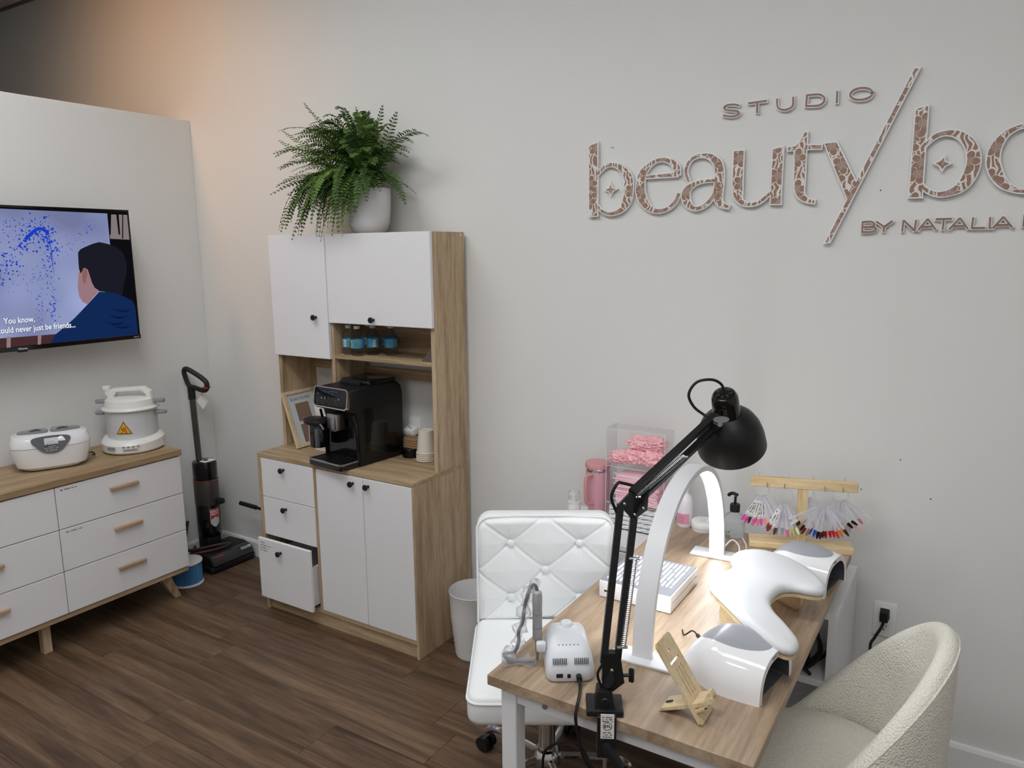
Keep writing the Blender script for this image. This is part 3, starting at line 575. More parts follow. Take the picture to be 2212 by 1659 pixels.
# ------------------------------------------------------------ dresser
def dresser():
    xf, xb, y1, ym, y0 = .458, .03, -.5335, -1.127, -1.7205
    t = thing('dresser', 'white six-drawer dresser with oak top and splayed legs', 'dresser', (.24, ym, 0))
    Bx = lambda n, m, p, *a, **k: part(n, m, p, lambda b: b.box(*a, k.get('bev', .0012), 1), world=True, smooth=0)
    Bx('top', TOPW, t, xb, xf+.006, y0-.012, y1+.008, .746, .776, bev=.002)
    Bx('body', WHITE, t, xb, xf-.018, y0, y1, .168, .746)
    Bx('drawer_gap_shade', SEAM, t, xf-.0185, xf-.017, y0+.002, y1-.002, .17, .7445)  # dark sheet behind the drawers stands in for shade in the gaps
    Bx('base_frame', OAKY, t, xb+.02, xf-.008, y0, y1, .146, .168)
    zz = [.171, .363, .5535, .743]
    for c_, (a, b_) in enumerate(((ym+.0019, y1), (y0, ym-.0019))):
        for r in range(3):
            d = Bx('drawer', WHITE, t, xf-.0165, xf, a, b_, zz[r]+.0015, zz[r+1]-.0022, bev=.0015)
            yc = (a+b_)/2-.0; zc = (zz[r]+zz[r+1])/2+.025
            def hd(b): b.box(xf+.006, xf+.021, yc-.067, yc+.067, zc-.008, zc+.008, .003, 2); [b.box(xf, xf+.008, yc+s*.05-.005, yc+s*.05+.005, zc-.005, zc+.005) for s in (-1, 1)]
            part('handle', BEECH, d, hd, world=True)
            if c_ == 0 and r > 0: part('print', PRINT, d, lambda b: dashes(b, .07, .006, lambda u, v: (xf+.0006, a+.02+u, zz[r+1]-.02+v), r), world=True, smooth=0)
    def leg(xt, yt, xb_, yb_):
        def f(b):
            tw, bw = .026, .016
            A = [(xt-tw, yt-tw, .147), (xt+tw, yt-tw, .147), (xt+tw, yt+tw, .147), (xt-tw, yt+tw, .147)]; Bq = [(xb_-bw, yb_-bw, 0), (xb_+bw, yb_-bw, 0), (xb_+bw, yb_+bw, 0), (xb_-bw, yb_+bw, 0)]
            b.add(A+Bq, [[0, 1, 2, 3], [7, 6, 5, 4]]+[[i, i+4, (i+1) % 4+4, (i+1) % 4] for i in range(4)])
        part('leg', OAKZ, t, f, world=True, smooth=0)
    leg(.395, -.645, .375, -.565); leg(.09, -.64, .1, -.565); leg(.395, -1.61, .375, -1.69); leg(.09, -1.61, .1, -1.69)
    Bx('center_leg', OAKZ, t, .36, .395, ym-.09, ym-.055, 0, .147)
dresser()
# ------------------------------------------------------------ ultrasonic cleaner
def cleaner():
    t = thing('ultrasonic_cleaner', 'white ultrasonic cleaner with grey lid windows on the dresser', 'cleaner', (.215, -1.005, .776), math.radians(66))
    # local x = right as seen, y = away (front is -y)
    def oval(sx, sy, z, sq=3.2, n=36):
        o = []
        for k in range(n):
            a = 2*PI*k/n; c_, s_ = math.cos(a), math.sin(a)
            o.append((sx*math.copysign(abs(c_)**(2/sq), c_), sy*math.copysign(abs(s_)**(2/sq), s_), z))
        return o
    def loft(b, rings, cap=True):
        n = len(rings[0]); b.add([p for r in rings for p in r], [[i*n+k, i*n+(k+1) % n, (i+1)*n+(k+1) % n, (i+1)*n+k] for i in range(len(rings)-1) for k in range(n)]+([list(range(n))[::-1], [(len(rings)-1)*n+k for k in range(n)]] if cap else []))
    part('tub', WGLOSS, t, lambda b: loft(b, [oval(.118, .078, .006), oval(.138, .094, .02), oval(.152, .106, .07), oval(.155, .109, .108)]))
    part('foot', DGREY, t, lambda b: [b.cyl((sx*.085, sy*.05, 0), (sx*.085, sy*.05, .008), .012, seg=10) for sx in (-1, 1) for sy in (-1, 1)])
    def top(b):
        loft(b, [oval(.156, .11, .110), oval(.155, .109, .135), oval(.146, .1, .153), oval(.12, .075, .164)])
    li = part('upper_shell', WGLOSS, t, top)
    smoke = mat('smoked_lid', C(120, 124, 128), .12, coat=.3)
    for s in (-1, 1):
        w = part('lid_window', smoke, li, lambda b: b.prism(crom([(s*.012, -.045), (s*.012, .05), (s*.08, .046), (s*.118, .02), (s*.122, -.012), (s*.1, -.035)], 4, True), .1585, .169, bev=.003))
        part('lid_grip', DGREY, w, lambda b: b.tube(crom([(s*.03, -.01, .169), (s*.05, .005, .173), (s*.075, -.005, .169)], 4), .0035, 6))
    # sloping control panel, wrapping over the front
    def fr(u, z):   # front surface
        y = -.1115 if z < .135 else -.1115+(z-.135)*.75
        return (u, y, z)
    pan = part('control_panel', DGREY, t, lambda b: b.prism(crom([(-.075, .148), (-.06, .12), (-.035, .092), (0, .083), (.035, .092), (.06, .12), (.075, .148), (.04, .158), (-.04, .158)], 4, True), 0, .004, lambda u, v, w: (u, fr(u, v)[1]-w+.0015, v)))
    ds = part('display', BLACKG, pan, lambda b: b.prism(rrect(-.026, .026, .124, .152, .003), 0, .003, lambda u, v, w: (u, fr(u, v)[1]-.003-w, v)))
    part('digits', emis('digit_glow', (.85, .95, 1, 1), .55), ds, lambda b: text(b, '000', .018, lambda u, v, w: (u, fr(u, .138+v)[1]-.0068, .138+v), 'CENTER'), smooth=0)
    part('button', LGREY, ds, lambda b: [b.box(-.02+k*.011, -.012+k*.011, fr(0, .13)[1]-.0075, fr(0, .13)[1]-.005, .127, .132) for k in range(4)], smooth=0)
    def pr(b):
        for i, (l_, z) in enumerate(((.03, .114), (.06, .106), (.045, .096))): dashes(b, l_, .0045, lambda u, v: (u-l_/2, fr(u, z)[1]-.0032, z+v), i)
    part('print', LGREY, pan, pr, smooth=0)
    part('power_cord', BLACKR, t, lambda b: b.tube(crom([(.14, .03, .03), (.165, .045, .028), (.175, .07, .008), (.165, .105, .004)], 5), .0028, 6))
cleaner()
# ------------------------------------------------------------ wax warmer
def warmer():
    t = thing('wax_warmer', 'white lidded wax warmer with grey side grips and a yellow warning sticker', 'wax warmer', (.235, -.625, .776), math.radians(36))
    wp = mat('cream_white_plastic', C(232, 230, 226), .28, coat=.2); pot = mat('pale_grey_pot', C(206, 207, 208), .35); gr = mat('grey_handle', C(140, 143, 150), .4)
    base = part('base', wp, t, lambda b: b.lathe([(.001, .004), (.132, .004), (.139, .012), (.14, .045), (.128, .062), (.118, .066), (.112, .064), (.001, .06)], (0, 0, 0), 40, fn=lambda x, y, z: (x, y-(.02 if y < 0 else 0)*abs(y)/.14+(.012 if (z > .05 and y > 0) else 0)*0, z+(.022*(1+y/.14)/2 if .04 < z < .07 else 0))))
    part('foot', DGREY, base, lambda b: [b.cyl((.1*math.cos(a), .1*math.sin(a), 0), (.1*math.cos(a), .1*math.sin(a), .006), .012, seg=10) for a in (.8, 2.3, 3.9, 5.5)])
    part('pot', pot, t, lambda b: b.lathe([(.001, .06), (.112, .06), (.114, .08), (.116, .198), (.112, .2), (.001, .2)], (0, 0, 0), 40))
    for s in (-1, 1):
        part('pot_grip', gr, t, lambda b: b.prism(rrect(.11, .17, -.02, .02, .0195), .172, .188, lambda u, v, w: (s*u, v, w), bev=.004))
    lid = part('lid', wp, t, lambda b: b.lathe([(.118, .2), (.128, .202), (.13, .208), (.126, .214), (.116, .217), (.114, .235), (.11, .25), (.098, .258), (.05, .262), (.001, .263)], (0, 0, 0), 40))
    for s in (-1, 1): part('lid_grip', gr, lid, lambda b: b.prism(rrect(.105, .165, -.018, .018, .0175), .228, .246, lambda u, v, w: (s*u, v, w), bev=.004))
    part('lid_handle', wp, lid, lambda b: b.prism([(-.1, .25), (-.1, .272), (-.075, .302), (.07, .31), (.105, .285), (.112, .245), (.085, .247), (.08, .272), (.06, .288), (-.055, .283), (-.068, .265), (-.07, .25)], -.022, .022, lambda u, v, w: (u, w, v), bev=.006))
    part('lid_valve', wp, lid, lambda b: (b.box(-.112, -.085, -.012, .012, .265, .295, .004, 2), b.box(-.12, -.09, -.016, .016, .29, .314, .005, 2)))
    # warning triangle on the pot front
    R = .1172
    def cyl(u, v, w): a = -PI/2+u/R; return ((R+w)*math.cos(a), (R+w)*math.sin(a), v)
    def tri(s, c0=.118): return [(-.036*s, c0-.021*s), (-.018*s, c0-.021*s), (0, c0-.021*s), (.018*s, c0-.021*s), (.036*s, c0-.021*s), (.018*s, c0+.0095*s), (0, c0+.04*s), (-.018*s, c0+.0095*s)]
    st = part('warning_sticker', PRINT, t, lambda b: b.flat(tri(1.0), lambda u, v: cyl(u+.008, v, .0004)), smooth=0)
    part('sticker_face', mat('warning_yellow', C(236, 166, 32), .5), st, lambda b: b.flat(tri(.86), lambda u, v: cyl(u+.008, v, .0009)), smooth=0)
    def wav(b):
        for k in (-1, 0, 1):
            b.ribbon([(k*.008+.008+.0025*math.sin(i*1.5), .108+i*.004, .0012) for i in range(6)], .0012, .0016, lambda u, v, w: cyl(u, v, w))
        b.flat([(-.006, .101), (.022, .101), (.022, .1035), (-.006, .1035)], lambda u, v: cyl(u, v, .0013))
    part('sticker_symbol', PRINT, st, wav, smooth=0)
    def fp(u, z): a = -PI/2+u/.14; return (.1452*math.cos(a), .1452*math.sin(a)-.016*abs(math.sin(a)), z)
    part('button', gr, base, lambda b: [b.prism([(.022*0+.018+k*.02+.006*math.cos(q*PI/4), .04+.004*math.sin(q*PI/4)) for q in range(8)], 0, .002, lambda u, v, w: (fp(u, v)[0]*(1+w*5), fp(u, v)[1]*(1+w*5)-.003, v+.002)) for k in range(4)], smooth=0)
    part('badge', gr, base, lambda b: (b.prism(rrect(-.062, -.02, .028, .042, .006), 0, .002, lambda u, v, w: (fp(u, v)[0], fp(u, v)[1]-.003-w, v)), b.prism(rrect(.015, .075, .024, .03, .0028), 0, .002, lambda u, v, w: (fp(u, v)[0], fp(u, v)[1]-.003-w, v))), smooth=0)
warmer()
# ------------------------------------------------------------ television
def television():
    xs, y1, y0, z0, z1 = .166, -.5005, -1.601, 1.309, 1.932
    t = thing('television', 'wall-mounted black television showing a scene with subtitles', 'television', (.12, (y0+y1)/2, z0))
    part('housing', BLACKP, t, lambda b: (b.box(.12, xs-.002, y0+.002, y1-.002, z0+.004, z1-.001, .004, 2), b.box(.07, .125, y0+.15, y1-.15, z0+.06, z1-.12, .02, 2)), world=True)
    part('bezel', BLACKG, t, lambda b: (b.box(xs-.004, xs+.002, y0, y1, z1-.009, z1), b.box(xs-.004, xs+.002, y0, y0+.007, z0, z1-.009), b.box(xs-.004, xs+.002, y1-.007, y1, z0+.016, z1-.009), b.box(xs-.012, xs+.004, y0, y1+.002, z0-.004, z0+.016, .001, 1)), world=True, smooth=0)
    part('wall_mount', BLACKM, t, lambda b: (b.box(0.0, .012, -1.2, -.9, 1.45, 1.8), b.box(.01, .075, -1.08, -1.02, 1.55, 1.7)), world=True, smooth=0)
    E_ = lambda n, r, g, b_: emis('screen_'+n, C(r, g, b_), 1.0)
    m, N, L, P = newmat('screen_canvas'); N.remove(P); e = N.new('ShaderNodeEmission'); tc = N.new('ShaderNodeTexCoord'); ns = N.new('ShaderNodeTexNoise'); ns.inputs['Scale'].default_value = 2.2; cr = N.new('ShaderNodeValToRGB')
    cr.color_ramp.elements[0].position = .35; cr.color_ramp.elements[0].color = C(112, 118, 156); cr.color_ramp.elements[1].position = .68; cr.color_ramp.elements[1].color = C(160, 171, 214)
    L.new(tc.outputs['Object'], ns.inputs['Vector']); L.new(ns.outputs['Fac'], cr.inputs['Fac']); L.new(cr.outputs['Color'], e.inputs[0]); L.new(e.outputs[0], N['Material Output'].inputs['Surface'])
    CAN = m; DK = E_('dark', 14, 14, 18); SH = E_('shelf', 128, 120, 118); HR = E_('hair', 26, 27, 36); SK = E_('skin', 150, 118, 124); EAR = E_('ear', 138, 94, 92); JK = E_('jacket', 18, 40, 84); JK2 = E_('fold', 10, 26, 60); FL_ = E_('floor', 70, 44, 46); EZ = E_('easel', 140, 122, 120); BL = E_('paint', 24, 60, 186); TX = E_('caption', 236, 240, 250)
    F = lambda d: (lambda y, z: (xs+.0004+d, y, z))
    left = lambda pts: [(min(p[0], y1-.008), p[1]) for p in pts]
    can = part('screen', [DK], t, lambda b: b.flat([(y0+.007, z0+.016), (y1-.007, z0+.016), (y1-.007, z1-.009), (y0+.007, z1-.009)], F(-.0003)), world=True, smooth=0)
    T = TVS
    def sub(n, m_, pts, d): part(n, m_, can, lambda b: b.flat(left(pts), F(d)), world=True, smooth=0)
    cv = T['canvas']; sub('picture_canvas', CAN, [(y0+.008, cv[0][1]), *cv[1:-1], (y0+.008, cv[-1][1])], .0002)
    sub('picture_shelf', SH, T['shelfA'], .0004)
    for k in ('toolA', 'toolB', 'toolC'): sub('picture_tool', DK, T[k], .0006)
    sub('picture_floor', FL_, [(y0+.008, T['floor'][0][1]), *T['floor'][1:-1], (y0+.008, z0+.017)], .0004)
    for k in ('easelA', 'easelB'): sub('picture_easel', EZ, T[k], .0006)
    rr = random.Random(8)
    def dots(b):
        for key, n, sp, rmax in (('spl1', 520, .026, .0052), ('spl2', 190, .014, .0035), ('spl3', 110, .016, .0022), ('spl4', 90, .01, .003), ('spl5', 120, .022, .0022), ('spl6', 120, .03, .003)):
            P_ = crom([(p[0], p[1], 0) for p in T[key]], 6)
            for q in range(n):
                p = rr.choice(P_); r = rmax*rr.random()**2+.0006; y = p.x+rr.gauss(0, sp); z = p.y+rr.gauss(0, sp)
                if y < y0+.02 or z > z1-.03 or z < 1.345 or y > -.62: continue
                k = rr.randint(5, 7); sy = rr.uniform(.8, 1.3)
                b.flat([(y+r*math.cos(2*PI*i/k)*rr.uniform(.7, 1.2), z+r*sy*math.sin(2*PI*i/k)*rr.uniform(.7, 1.2)) for i in range(k)], F(.0005+rr.random()*.0001))
        b.ribbon([(p[0], p[1], .007) for p in T['spl1'][6:11]], .0005, .0006, lambda u, v, w: (xs+.0004+w, u, v))
        for a in (9, 10, 11, 12):
            p = T['spl1'][a]; b.ribbon([(p[0], p[1], .0022), (p[0]+.004, p[1]-.05, .0012), (p[0]+.006, p[1]-.1, .0006)], .0005, .0006, lambda u, v, w: (xs+.0004+w, u, v))
    part('picture_paint', BL, can, dots, world=True, smooth=0)
    sub('picture_neck', SK, T['neck'], .0007); sub('picture_ear', EAR, T['ear'], .001); sub('picture_hair', HR, T['hair'], .0009); sub('picture_jacket', JK, T['jacket'], .0011)
    j = T['jacket']; part('picture_fold', JK2, can, lambda b: [b.ribbon([(-.56+dx, 1.42+dz, .002), (-.6+dx, 1.415+dz, .005), (-.65+dx, 1.43+dz, .001)], .0013, .0014, lambda u, v, w: (xs+.0004+w, u, v)) for dx, dz in ((0, 0), (.02, .03), (-.02, -.03), (.01, -.05))], world=True, smooth=0)
    def cap(b):
        text(b, 'You know,', .036, lambda u, v, w: (xs+.0022, -1.112+u, 1.428+v), bold=.0006, sx=.8)
        text(b, 'We could never just be friends...', .036, lambda u, v, w: (xs+.0022, -.812+u, 1.388+v), 'RIGHT', bold=.0006, sx=.8)
    part('caption', TX, can, cap, world=True, smooth=0)
    part('caption_shadow', JK2, can, lambda b: (text(b, 'You know,', .036, lambda u, v, w: (xs+.0019, -1.1105+u, 1.4265+v), bold=.001, sx=.8), text(b, 'We could never just be friends...', .036, lambda u, v, w: (xs+.0019, -.8105+u, 1.3865+v), 'RIGHT', bold=.001, sx=.8)), world=True, smooth=0)
    part('brand_print', LGREY, t, lambda b: (text(b, 'Hisense', .012, lambda u, v, w: (xs+.0046, (y0+y1)/2+u, z0+.002+v), 'CENTER', bold=.0004), text(b, 'Roku TV', .008, lambda u, v, w: (xs+.0046, y1-.035+u, z0+.003+v), bold=.0003)), world=True, smooth=0)
    part('sensor', BLACKP, t, lambda b: b.box(xs-.008, xs+.003, (y0+y1)/2-.02, (y0+y1)/2+.02, z0-.01, z0-.003, .002, 2), world=True)
television()
# ------------------------------------------------------------ floor washer, filter, rod
def washer():
    t = thing('floor_washer', 'upright black and grey wet-dry floor washer in the corner', 'vacuum', (.125, -.17, 0))
    gm = mat('gunmetal', C(88, 84, 82), .3, metal=.6); cop = mat('copper_ring', C(180, 120, 96), .3, metal=.9); red = mat('red_plastic', C(190, 40, 34), .4)
    rr = lambda a, b_, c_, d, r: rrect(a, b_, c_, d, r, 6)
    hd = part('floor_head', BLACKP, t, lambda b: (b.prism(rr(-.03, .2, -.145, .145, .02), .006, .04, bev=.006), b.prism([(-.0, .03), (.19, .03), (.2, .05), (.18, .082), (.12, .1), (.0, .095)], -.135, .135, lambda u, v, w: (u, w, v), bev=.008)))
    part('roller', BLACKR, hd, lambda b: b.cyl((.165, -.132, .032), (.165, .132, .032), .03, seg=16))
    cov = part('roller_cover', mat('smoked_cover', C(52, 52, 55), .12, coat=.3), hd, lambda b: b.lathe([(.052, -.128), (.052, .128)], (.15, 0, .04), 10, fn=lambda x, y, z: (x, z, y), a0=.1, a1=2.2))
    part('badge', LGREY, cov, lambda b: b.lathe([(.0528, .06), (.0528, .125)], (.15, 0, .04), 4, fn=lambda x, y, z: (x, z, y), a0=.75, a1=1.05), smooth=0)
    part('badge_print', PRINT, cov, lambda b: text(b, 'BISSELL', .016, lambda u, v, w: (.15+.0534*math.cos(.83+v*17), .064+u, .04+.0534*math.sin(.83+v*17)), bold=.0004), smooth=0)
    part('red_stripe', red, cov, lambda b: b.lathe([(.0526, -.11), (.0526, -.05)], (.15, 0, .04), 2, fn=lambda x, y, z: (x, z, y), a0=.95, a1=1.05), smooth=0)
    part('neck', BLACKP, t, lambda b: b.prism(rr(-.055, .05, -.05, .05, .03), .07, .16, bev=.01))
    ov = lambda rx, ry, n=28: [(rx*math.cos(2*PI*k/n), ry*math.sin(2*PI*k/n)) for k in range(n)]
    part('water_tank', BLACKG, t, lambda b: b.prism(ov(.068, .062), .15, .335, bev=.006))
    part('tank_latch', BLACKP, t, lambda b: b.box(.03, .09, .0, .05, .335, .365, .006, 2))
    part('body', gm, t, lambda b: b.prism(ov(.07, .064), .335, .475, bev=.003))
    part('trim_ring', cop, t, lambda b: b.prism(ov(.0705, .0645), .475, .481))
    up_ = part('upper_body', BLACKG, t, lambda b: b.prism(ov(.069, .063), .481, .585, bev=.012))
    part('top_panel', PAPER, up_, lambda b: b.prism(rr(.0, .055, -.035, .04, .01), .5852, .5862))
    part('power_button', BLACKP, up_, lambda b: b.prism(ov(.013, .013, 14), .5862, .588, lambda u, v, w: (u+.016, v, w)))
    part('pole', gm, t, lambda b: b.cyl((-.03, -.01, .575), (-.042, -.012, .945), .0165, seg=18))
    h = part('handle', BLACKP, t, lambda b: (b.cyl((-.042, -.012, .93), (-.044, -.012, 1.0), .02, seg=16), b.tube(crom([(-.055, -.015, 1.005), (-.075, -.02, 1.05), (-.08, -.022, 1.085), (-.06, -.018, 1.098), (.0, -.0, 1.068), (.042, .012, 1.04), (.056, .016, 1.02), (.052, .015, .99), (.03, .008, .982), (-.02, -.006, .995)], 5, True), .0135, 10, True)))
    part('trigger', red, h, lambda b: b.box(.036, .068, .0, .03, .994, 1.004, .003, 2))
    tg = part('hang_tag', PAPER, h, lambda b: b.prism([(0, 0), (.03, -.05), (.0, -.095), (-.03, -.048)], 0, .001, lambda u, v, w: (.0+u*.8, .02+u*.6+w, .965+v)), smooth=0)
    def cyl(u, v, w, c=-.12): a = c+u/.068; return ((.0685+w)*math.cos(a), (.0625+w)*math.sin(a), v)
    sk = part('sticker', LGREY, t, lambda b: b.flat([(-.028+.007*k, .315) for k in range(9)]+[(.028, .235), (.014, .218), (0, .21), (-.014, .218), (-.028, .235)], lambda u, v: cyl(u, v, .0006)), smooth=0)
    part('sticker_red', red, sk, lambda b: b.flat([(-.025+.00625*k, .312) for k in range(9)]+[(.025, .262), (.012, .266), (0, .27), (-.012, .262), (-.025, .256)], lambda u, v: cyl(u, v, .0011)), smooth=0)
    part('sticker_text', PAPER, sk, lambda b: (text(b, 'HEAVY', .017, lambda u, v, w: cyl(u, .295+v, .0016), 'CENTER', bold=.0006), text(b, 'DUTY', .017, lambda u, v, w: cyl(u, .279+v, .0016), 'CENTER', bold=.0006)), smooth=0)
    part('power_cord', mat('brown_cord', C(58, 38, 30), .5), t, lambda b: b.tube(crom([(-.05, -.1, .25), (-.02, -.15, .12), (.02, -.14, .106), (.1, -.02, .115), (.14, .03, .112), (.13, -.06, .108), (.08, -.15, .104), (.04, -.155, .09), (.0, -.1, .11)], 8), .008, 8))
    t = thing('air_filter', 'blue pleated round filter with white rims beside the dresser leg', 'filter', (.285, -.435, 0))
    nn = 72
    part('pleats', mat('blue_filter', C(70, 128, 176), .7), t, lambda b: b.add([((.074 if k % 2 else .068)*math.cos(2*PI*k/nn), (.074 if k % 2 else .068)*math.sin(2*PI*k/nn), z) for z in (.008, .118) for k in range(nn)], [[k, (k+1) % nn, nn+(k+1) % nn, nn+k] for k in range(nn)]), smooth=0)
    for z in (0, .116): part('rim', WPLAST, t, lambda b: b.lathe([(.001, z), (.077, z), (.079, z+.004), (.077, z+.01), (.06, z+.012), (.001, z+.012)], (0, 0, 0), 36))
    t = thing('black_stand', 'black metal rod poking out from behind the hutch cabinet', 'stand', (.8, -.1, 0))
    part('bar', BLACKM, t, lambda b: (b.cyl((-.36, 0, .345), (.055, 0, .335), .008, seg=12)))
    part('grip', BLACKR, t, lambda b: b.cyl((-.48, 0, .348), (-.35, 0, .345), .012, seg=14))
    part('post', BLACKM, t, lambda b: b.cyl((0, 0, .02), (0, 0, .345), .009, seg=12)); part('foot', BLACKM, t, lambda b: b.box(-.06, .05, -.06, .06, 0, .02, .003, 1))
washer()
# ------------------------------------------------------------ waste bin
def bin_():
    t = thing('waste_bin', 'white plastic waste bin with embossed diamonds beside the hutch', 'bin', (1.99, -.225, 0))
    bm = mat('bin_plastic', C(222, 220, 220), .45)
    def sh(b):
        n = 48; prof = [(.08, 0), (.081, .004)]+[(.081+.0185*i/14, .004+.19*i/14) for i in range(15)]+[(.104, .285), (.106, .29), (.1045, .292), (.102, .285), (.08, .01), (.001, .008)]
        b.lathe([(.001, 0)]+prof, (0, 0, 0), n); k = len(prof)+1
        for i, v in enumerate(b.v):
            c_, r = i//k, i % k
            if 3 <= r <= 16 and ((c_+r) % 4 in (0,)): f = 1+.028; b.v[i] = Vector((v.x*f, v.y*f, v.z))
    part('shell', bm, t, sh, smooth=20)
    part('liner_paper', PAPER, t, lambda b: b.add([(.0, -.05, .2), (.07, -.02, .2), (.075, .0, .262), (.02, -.035, .268)], [[0, 1, 2, 3]]), smooth=0)
bin_()
# ------------------------------------------------------------ wall sign
def sign():
    m, N, L, P = newmat('floral_print'); tc = N.new('ShaderNodeTexCoord'); sx = N.new('ShaderNodeSeparateXYZ'); L.new(tc.outputs['Object'], sx.inputs[0])
    def mth(op, a, b_=None, c_=None):
        n_ = N.new('ShaderNodeMath'); n_.operation = op
        for k, v in enumerate((a, b_, c_)):
            if v is None: continue
            if isinstance(v, (int, float)): n_.inputs[k].default_value = v
            else: L.new(v, n_.inputs[k])
        return n_.outputs[0]
    pv = N.new('ShaderNodeCombineXYZ'); L.new(sx.outputs['X'], pv.inputs[0]); L.new(sx.outputs['Z'], pv.inputs[1])
    vo = N.new('ShaderNodeTexVoronoi'); vo.voronoi_dimensions = '2D'; vo.inputs['Scale'].default_value = 17; L.new(pv.outputs[0], vo.inputs['Vector'])
    lo = N.new('ShaderNodeVectorMath'); lo.operation = 'SUBTRACT'; L.new(pv.outputs[0], lo.inputs[0]); L.new(vo.outputs['Position'], lo.inputs[1])
    ls = N.new('ShaderNodeSeparateXYZ'); L.new(lo.outputs[0], ls.inputs[0]); ln = N.new('ShaderNodeVectorMath'); ln.operation = 'LENGTH'; L.new(lo.outputs[0], ln.inputs[0]); r = ln.outputs['Value']
    th = mth('ARCTAN2', ls.outputs[1], ls.outputs[0]); pet = mth('ABSOLUTE', mth('COSINE', mth('MULTIPLY', th, 2.5)))
    rad = mth('MULTIPLY', mth('MULTIPLY_ADD', pet, .42, .58), .033); q = mth('DIVIDE', r, rad)
    edge = mth('LESS_THAN', mth('ABSOLUTE', mth('SUBTRACT', q, 1.0)), .075)
    vein = mth('MULTIPLY', mth('LESS_THAN', mth('ABSOLUTE', mth('SINE', mth('MULTIPLY', th, 11))), .22), mth('LESS_THAN', q, .45))
    split = mth('MULTIPLY', mth('LESS_THAN', pet, .10), mth('LESS_THAN', q, 1.0))
    wv = N.new('ShaderNodeTexWave'); wv.inputs['Scale'].default_value = 20; wv.inputs['Distortion'].default_value = 11; wv.inputs['Detail'].default_value = 1; L.new(pv.outputs[0], wv.inputs['Vector'])
    leaf = mth('MULTIPLY', mth('GREATER_THAN', wv.outputs['Fac'], .72), mth('GREATER_THAN', q, 1.0))
    al = mth('MAXIMUM', mth('MAXIMUM', edge, vein), mth('MAXIMUM', split, leaf))
    fc = N.new('ShaderNodeMix'); fc.data_type = 'RGBA'; fc.inputs['A'].default_value = C(150, 118, 100); fc.inputs['B'].default_value = C(226, 222, 218); L.new(al, fc.inputs['Factor'])
    L.new(fc.outputs['Result'], P.inputs['Base Color']); P.inputs['Roughness'].default_value = .5
    BR = mat('brown_acrylic', C(146, 114, 98), .45); WB = mat('white_sign_acrylic', C(236, 236, 236), .3)
    t = thing('wall_sign', 'raised brown and white studio name lettering on the back wall', 'sign', (3.1, 0, 1.73))
    for ch, kind, sh in SIGN:
        big = kind == 'F'; w0, w1 = (.004, .016) if big else (.003, .012); g = .0042 if big else .0028; w1 += .0006 if ch == 'slash' else 0
        fn = lambda u, v, w: (u, -w, v)
        def back(b):
            for n_, (k, pts) in enumerate(sh):
                if k == 'P': b.prism(offset_poly(pts, g), w0, w1-n_*.0003, fn)
                else: b.ribbon(pts, w0, w1-n_*.0003, fn, g, smooth=(k == 'S'))
        def face(b):
            for n_, (k, pts) in enumerate(sh):
                if k == 'P': b.prism(pts, w1-.001, w1+.0016+n_*.0003, fn)
                else: b.ribbon(pts, w1-.001, w1+.0016+n_*.0003, fn, 0, smooth=(k == 'S'))
        nm = {'star': 'star', 'slash': 'slash'}.get(ch, 'letter')
        o = part(nm, WB, t, back, world=True, smooth=30)
        part(nm+'_face', m if big else BR, o, face, world=True, smooth=30)
sign()
# ------------------------------------------------------------ desk
DZ = .75
def desk():
    t = thing('nail_desk', 'oak-topped manicure desk with white metal legs', 'desk', (3.145, -.77, 0))
    part('desk_top', DESKW, t, lambda b: b.box(2.84, 3.45, -1.37, -.17, DZ-.026, DZ, .0015, 1), world=True, smooth=0)
    for x in (2.872, 3.378):
        for y in (-1.36, -.222): part('leg', WHITEM, t, lambda b: b.box(x, x+.04, y, y+.042, 0, DZ-.027, .002, 1), world=True, smooth=0)
    for y in (-1.352, -.215): part('apron', WHITEM, t, lambda b: b.box(2.912, 3.378, y, y+.02, DZ-.06, DZ-.0262), world=True, smooth=0)
    for x in (2.88, 3.392): part('apron', WHITEM, t, lambda b: b.box(x, x+.02, -1.318, -.222, DZ-.06, DZ-.0262), world=True, smooth=0)
    part('bolt', STEEL, t, lambda b: b.lathe([(.001, .004), (.006, .003), (.007, 0)], (2.985, -1.3525, DZ-.042), 12, fn=lambda x, y, z: (x, -z, y)), world=True)
desk()
def white_shelf():
    t = thing('shelf_unit', 'white open shelf unit under the right edge of the desk', 'shelf', (3.31, -.24, 0))
    Bx = lambda n, *a: part(n, WHITE, t, lambda b: b.box(*a, .0012, 1), world=True, smooth=0)
    Bx('top_panel', 3.05, 3.456, -.436, -.03, .628, .652); Bx('side_panel', 3.432, 3.456, -.436, -.03, 0, .628); Bx('side_panel', 3.05, 3.074, -.436, -.03, 0, .628)
    Bx('shelf', 3.074, 3.432, -.434, -.03, .405, .427); Bx('shelf', 3.074, 3.432, -.434, -.03, .02, .042); Bx('back_panel', 3.074, 3.432, -.036, -.03, .042, .628)
    c = thing('power_cable', 'coiled black power cable inside the white shelf unit', 'cable', (3.39, -.4, .427))
    part('coil', BLACKR, c, lambda b: (b.tube(crom([(0, -.02, .004), (-.06, -.02, .06), (.005, -.01, .13), (.02, .0, .06), (-.04, 0, .005), (-.08, .02, .09), (-.02, .03, .16), (.015, .02, .07), (-.03, .03, .005), (.02, .06, .03), (.03, .2, .03), (.03, .34, .03)], 8), .0055, 7), b.box(-.09, -.02, .03, .08, .001, .05, .006, 2)))
white_shelf()
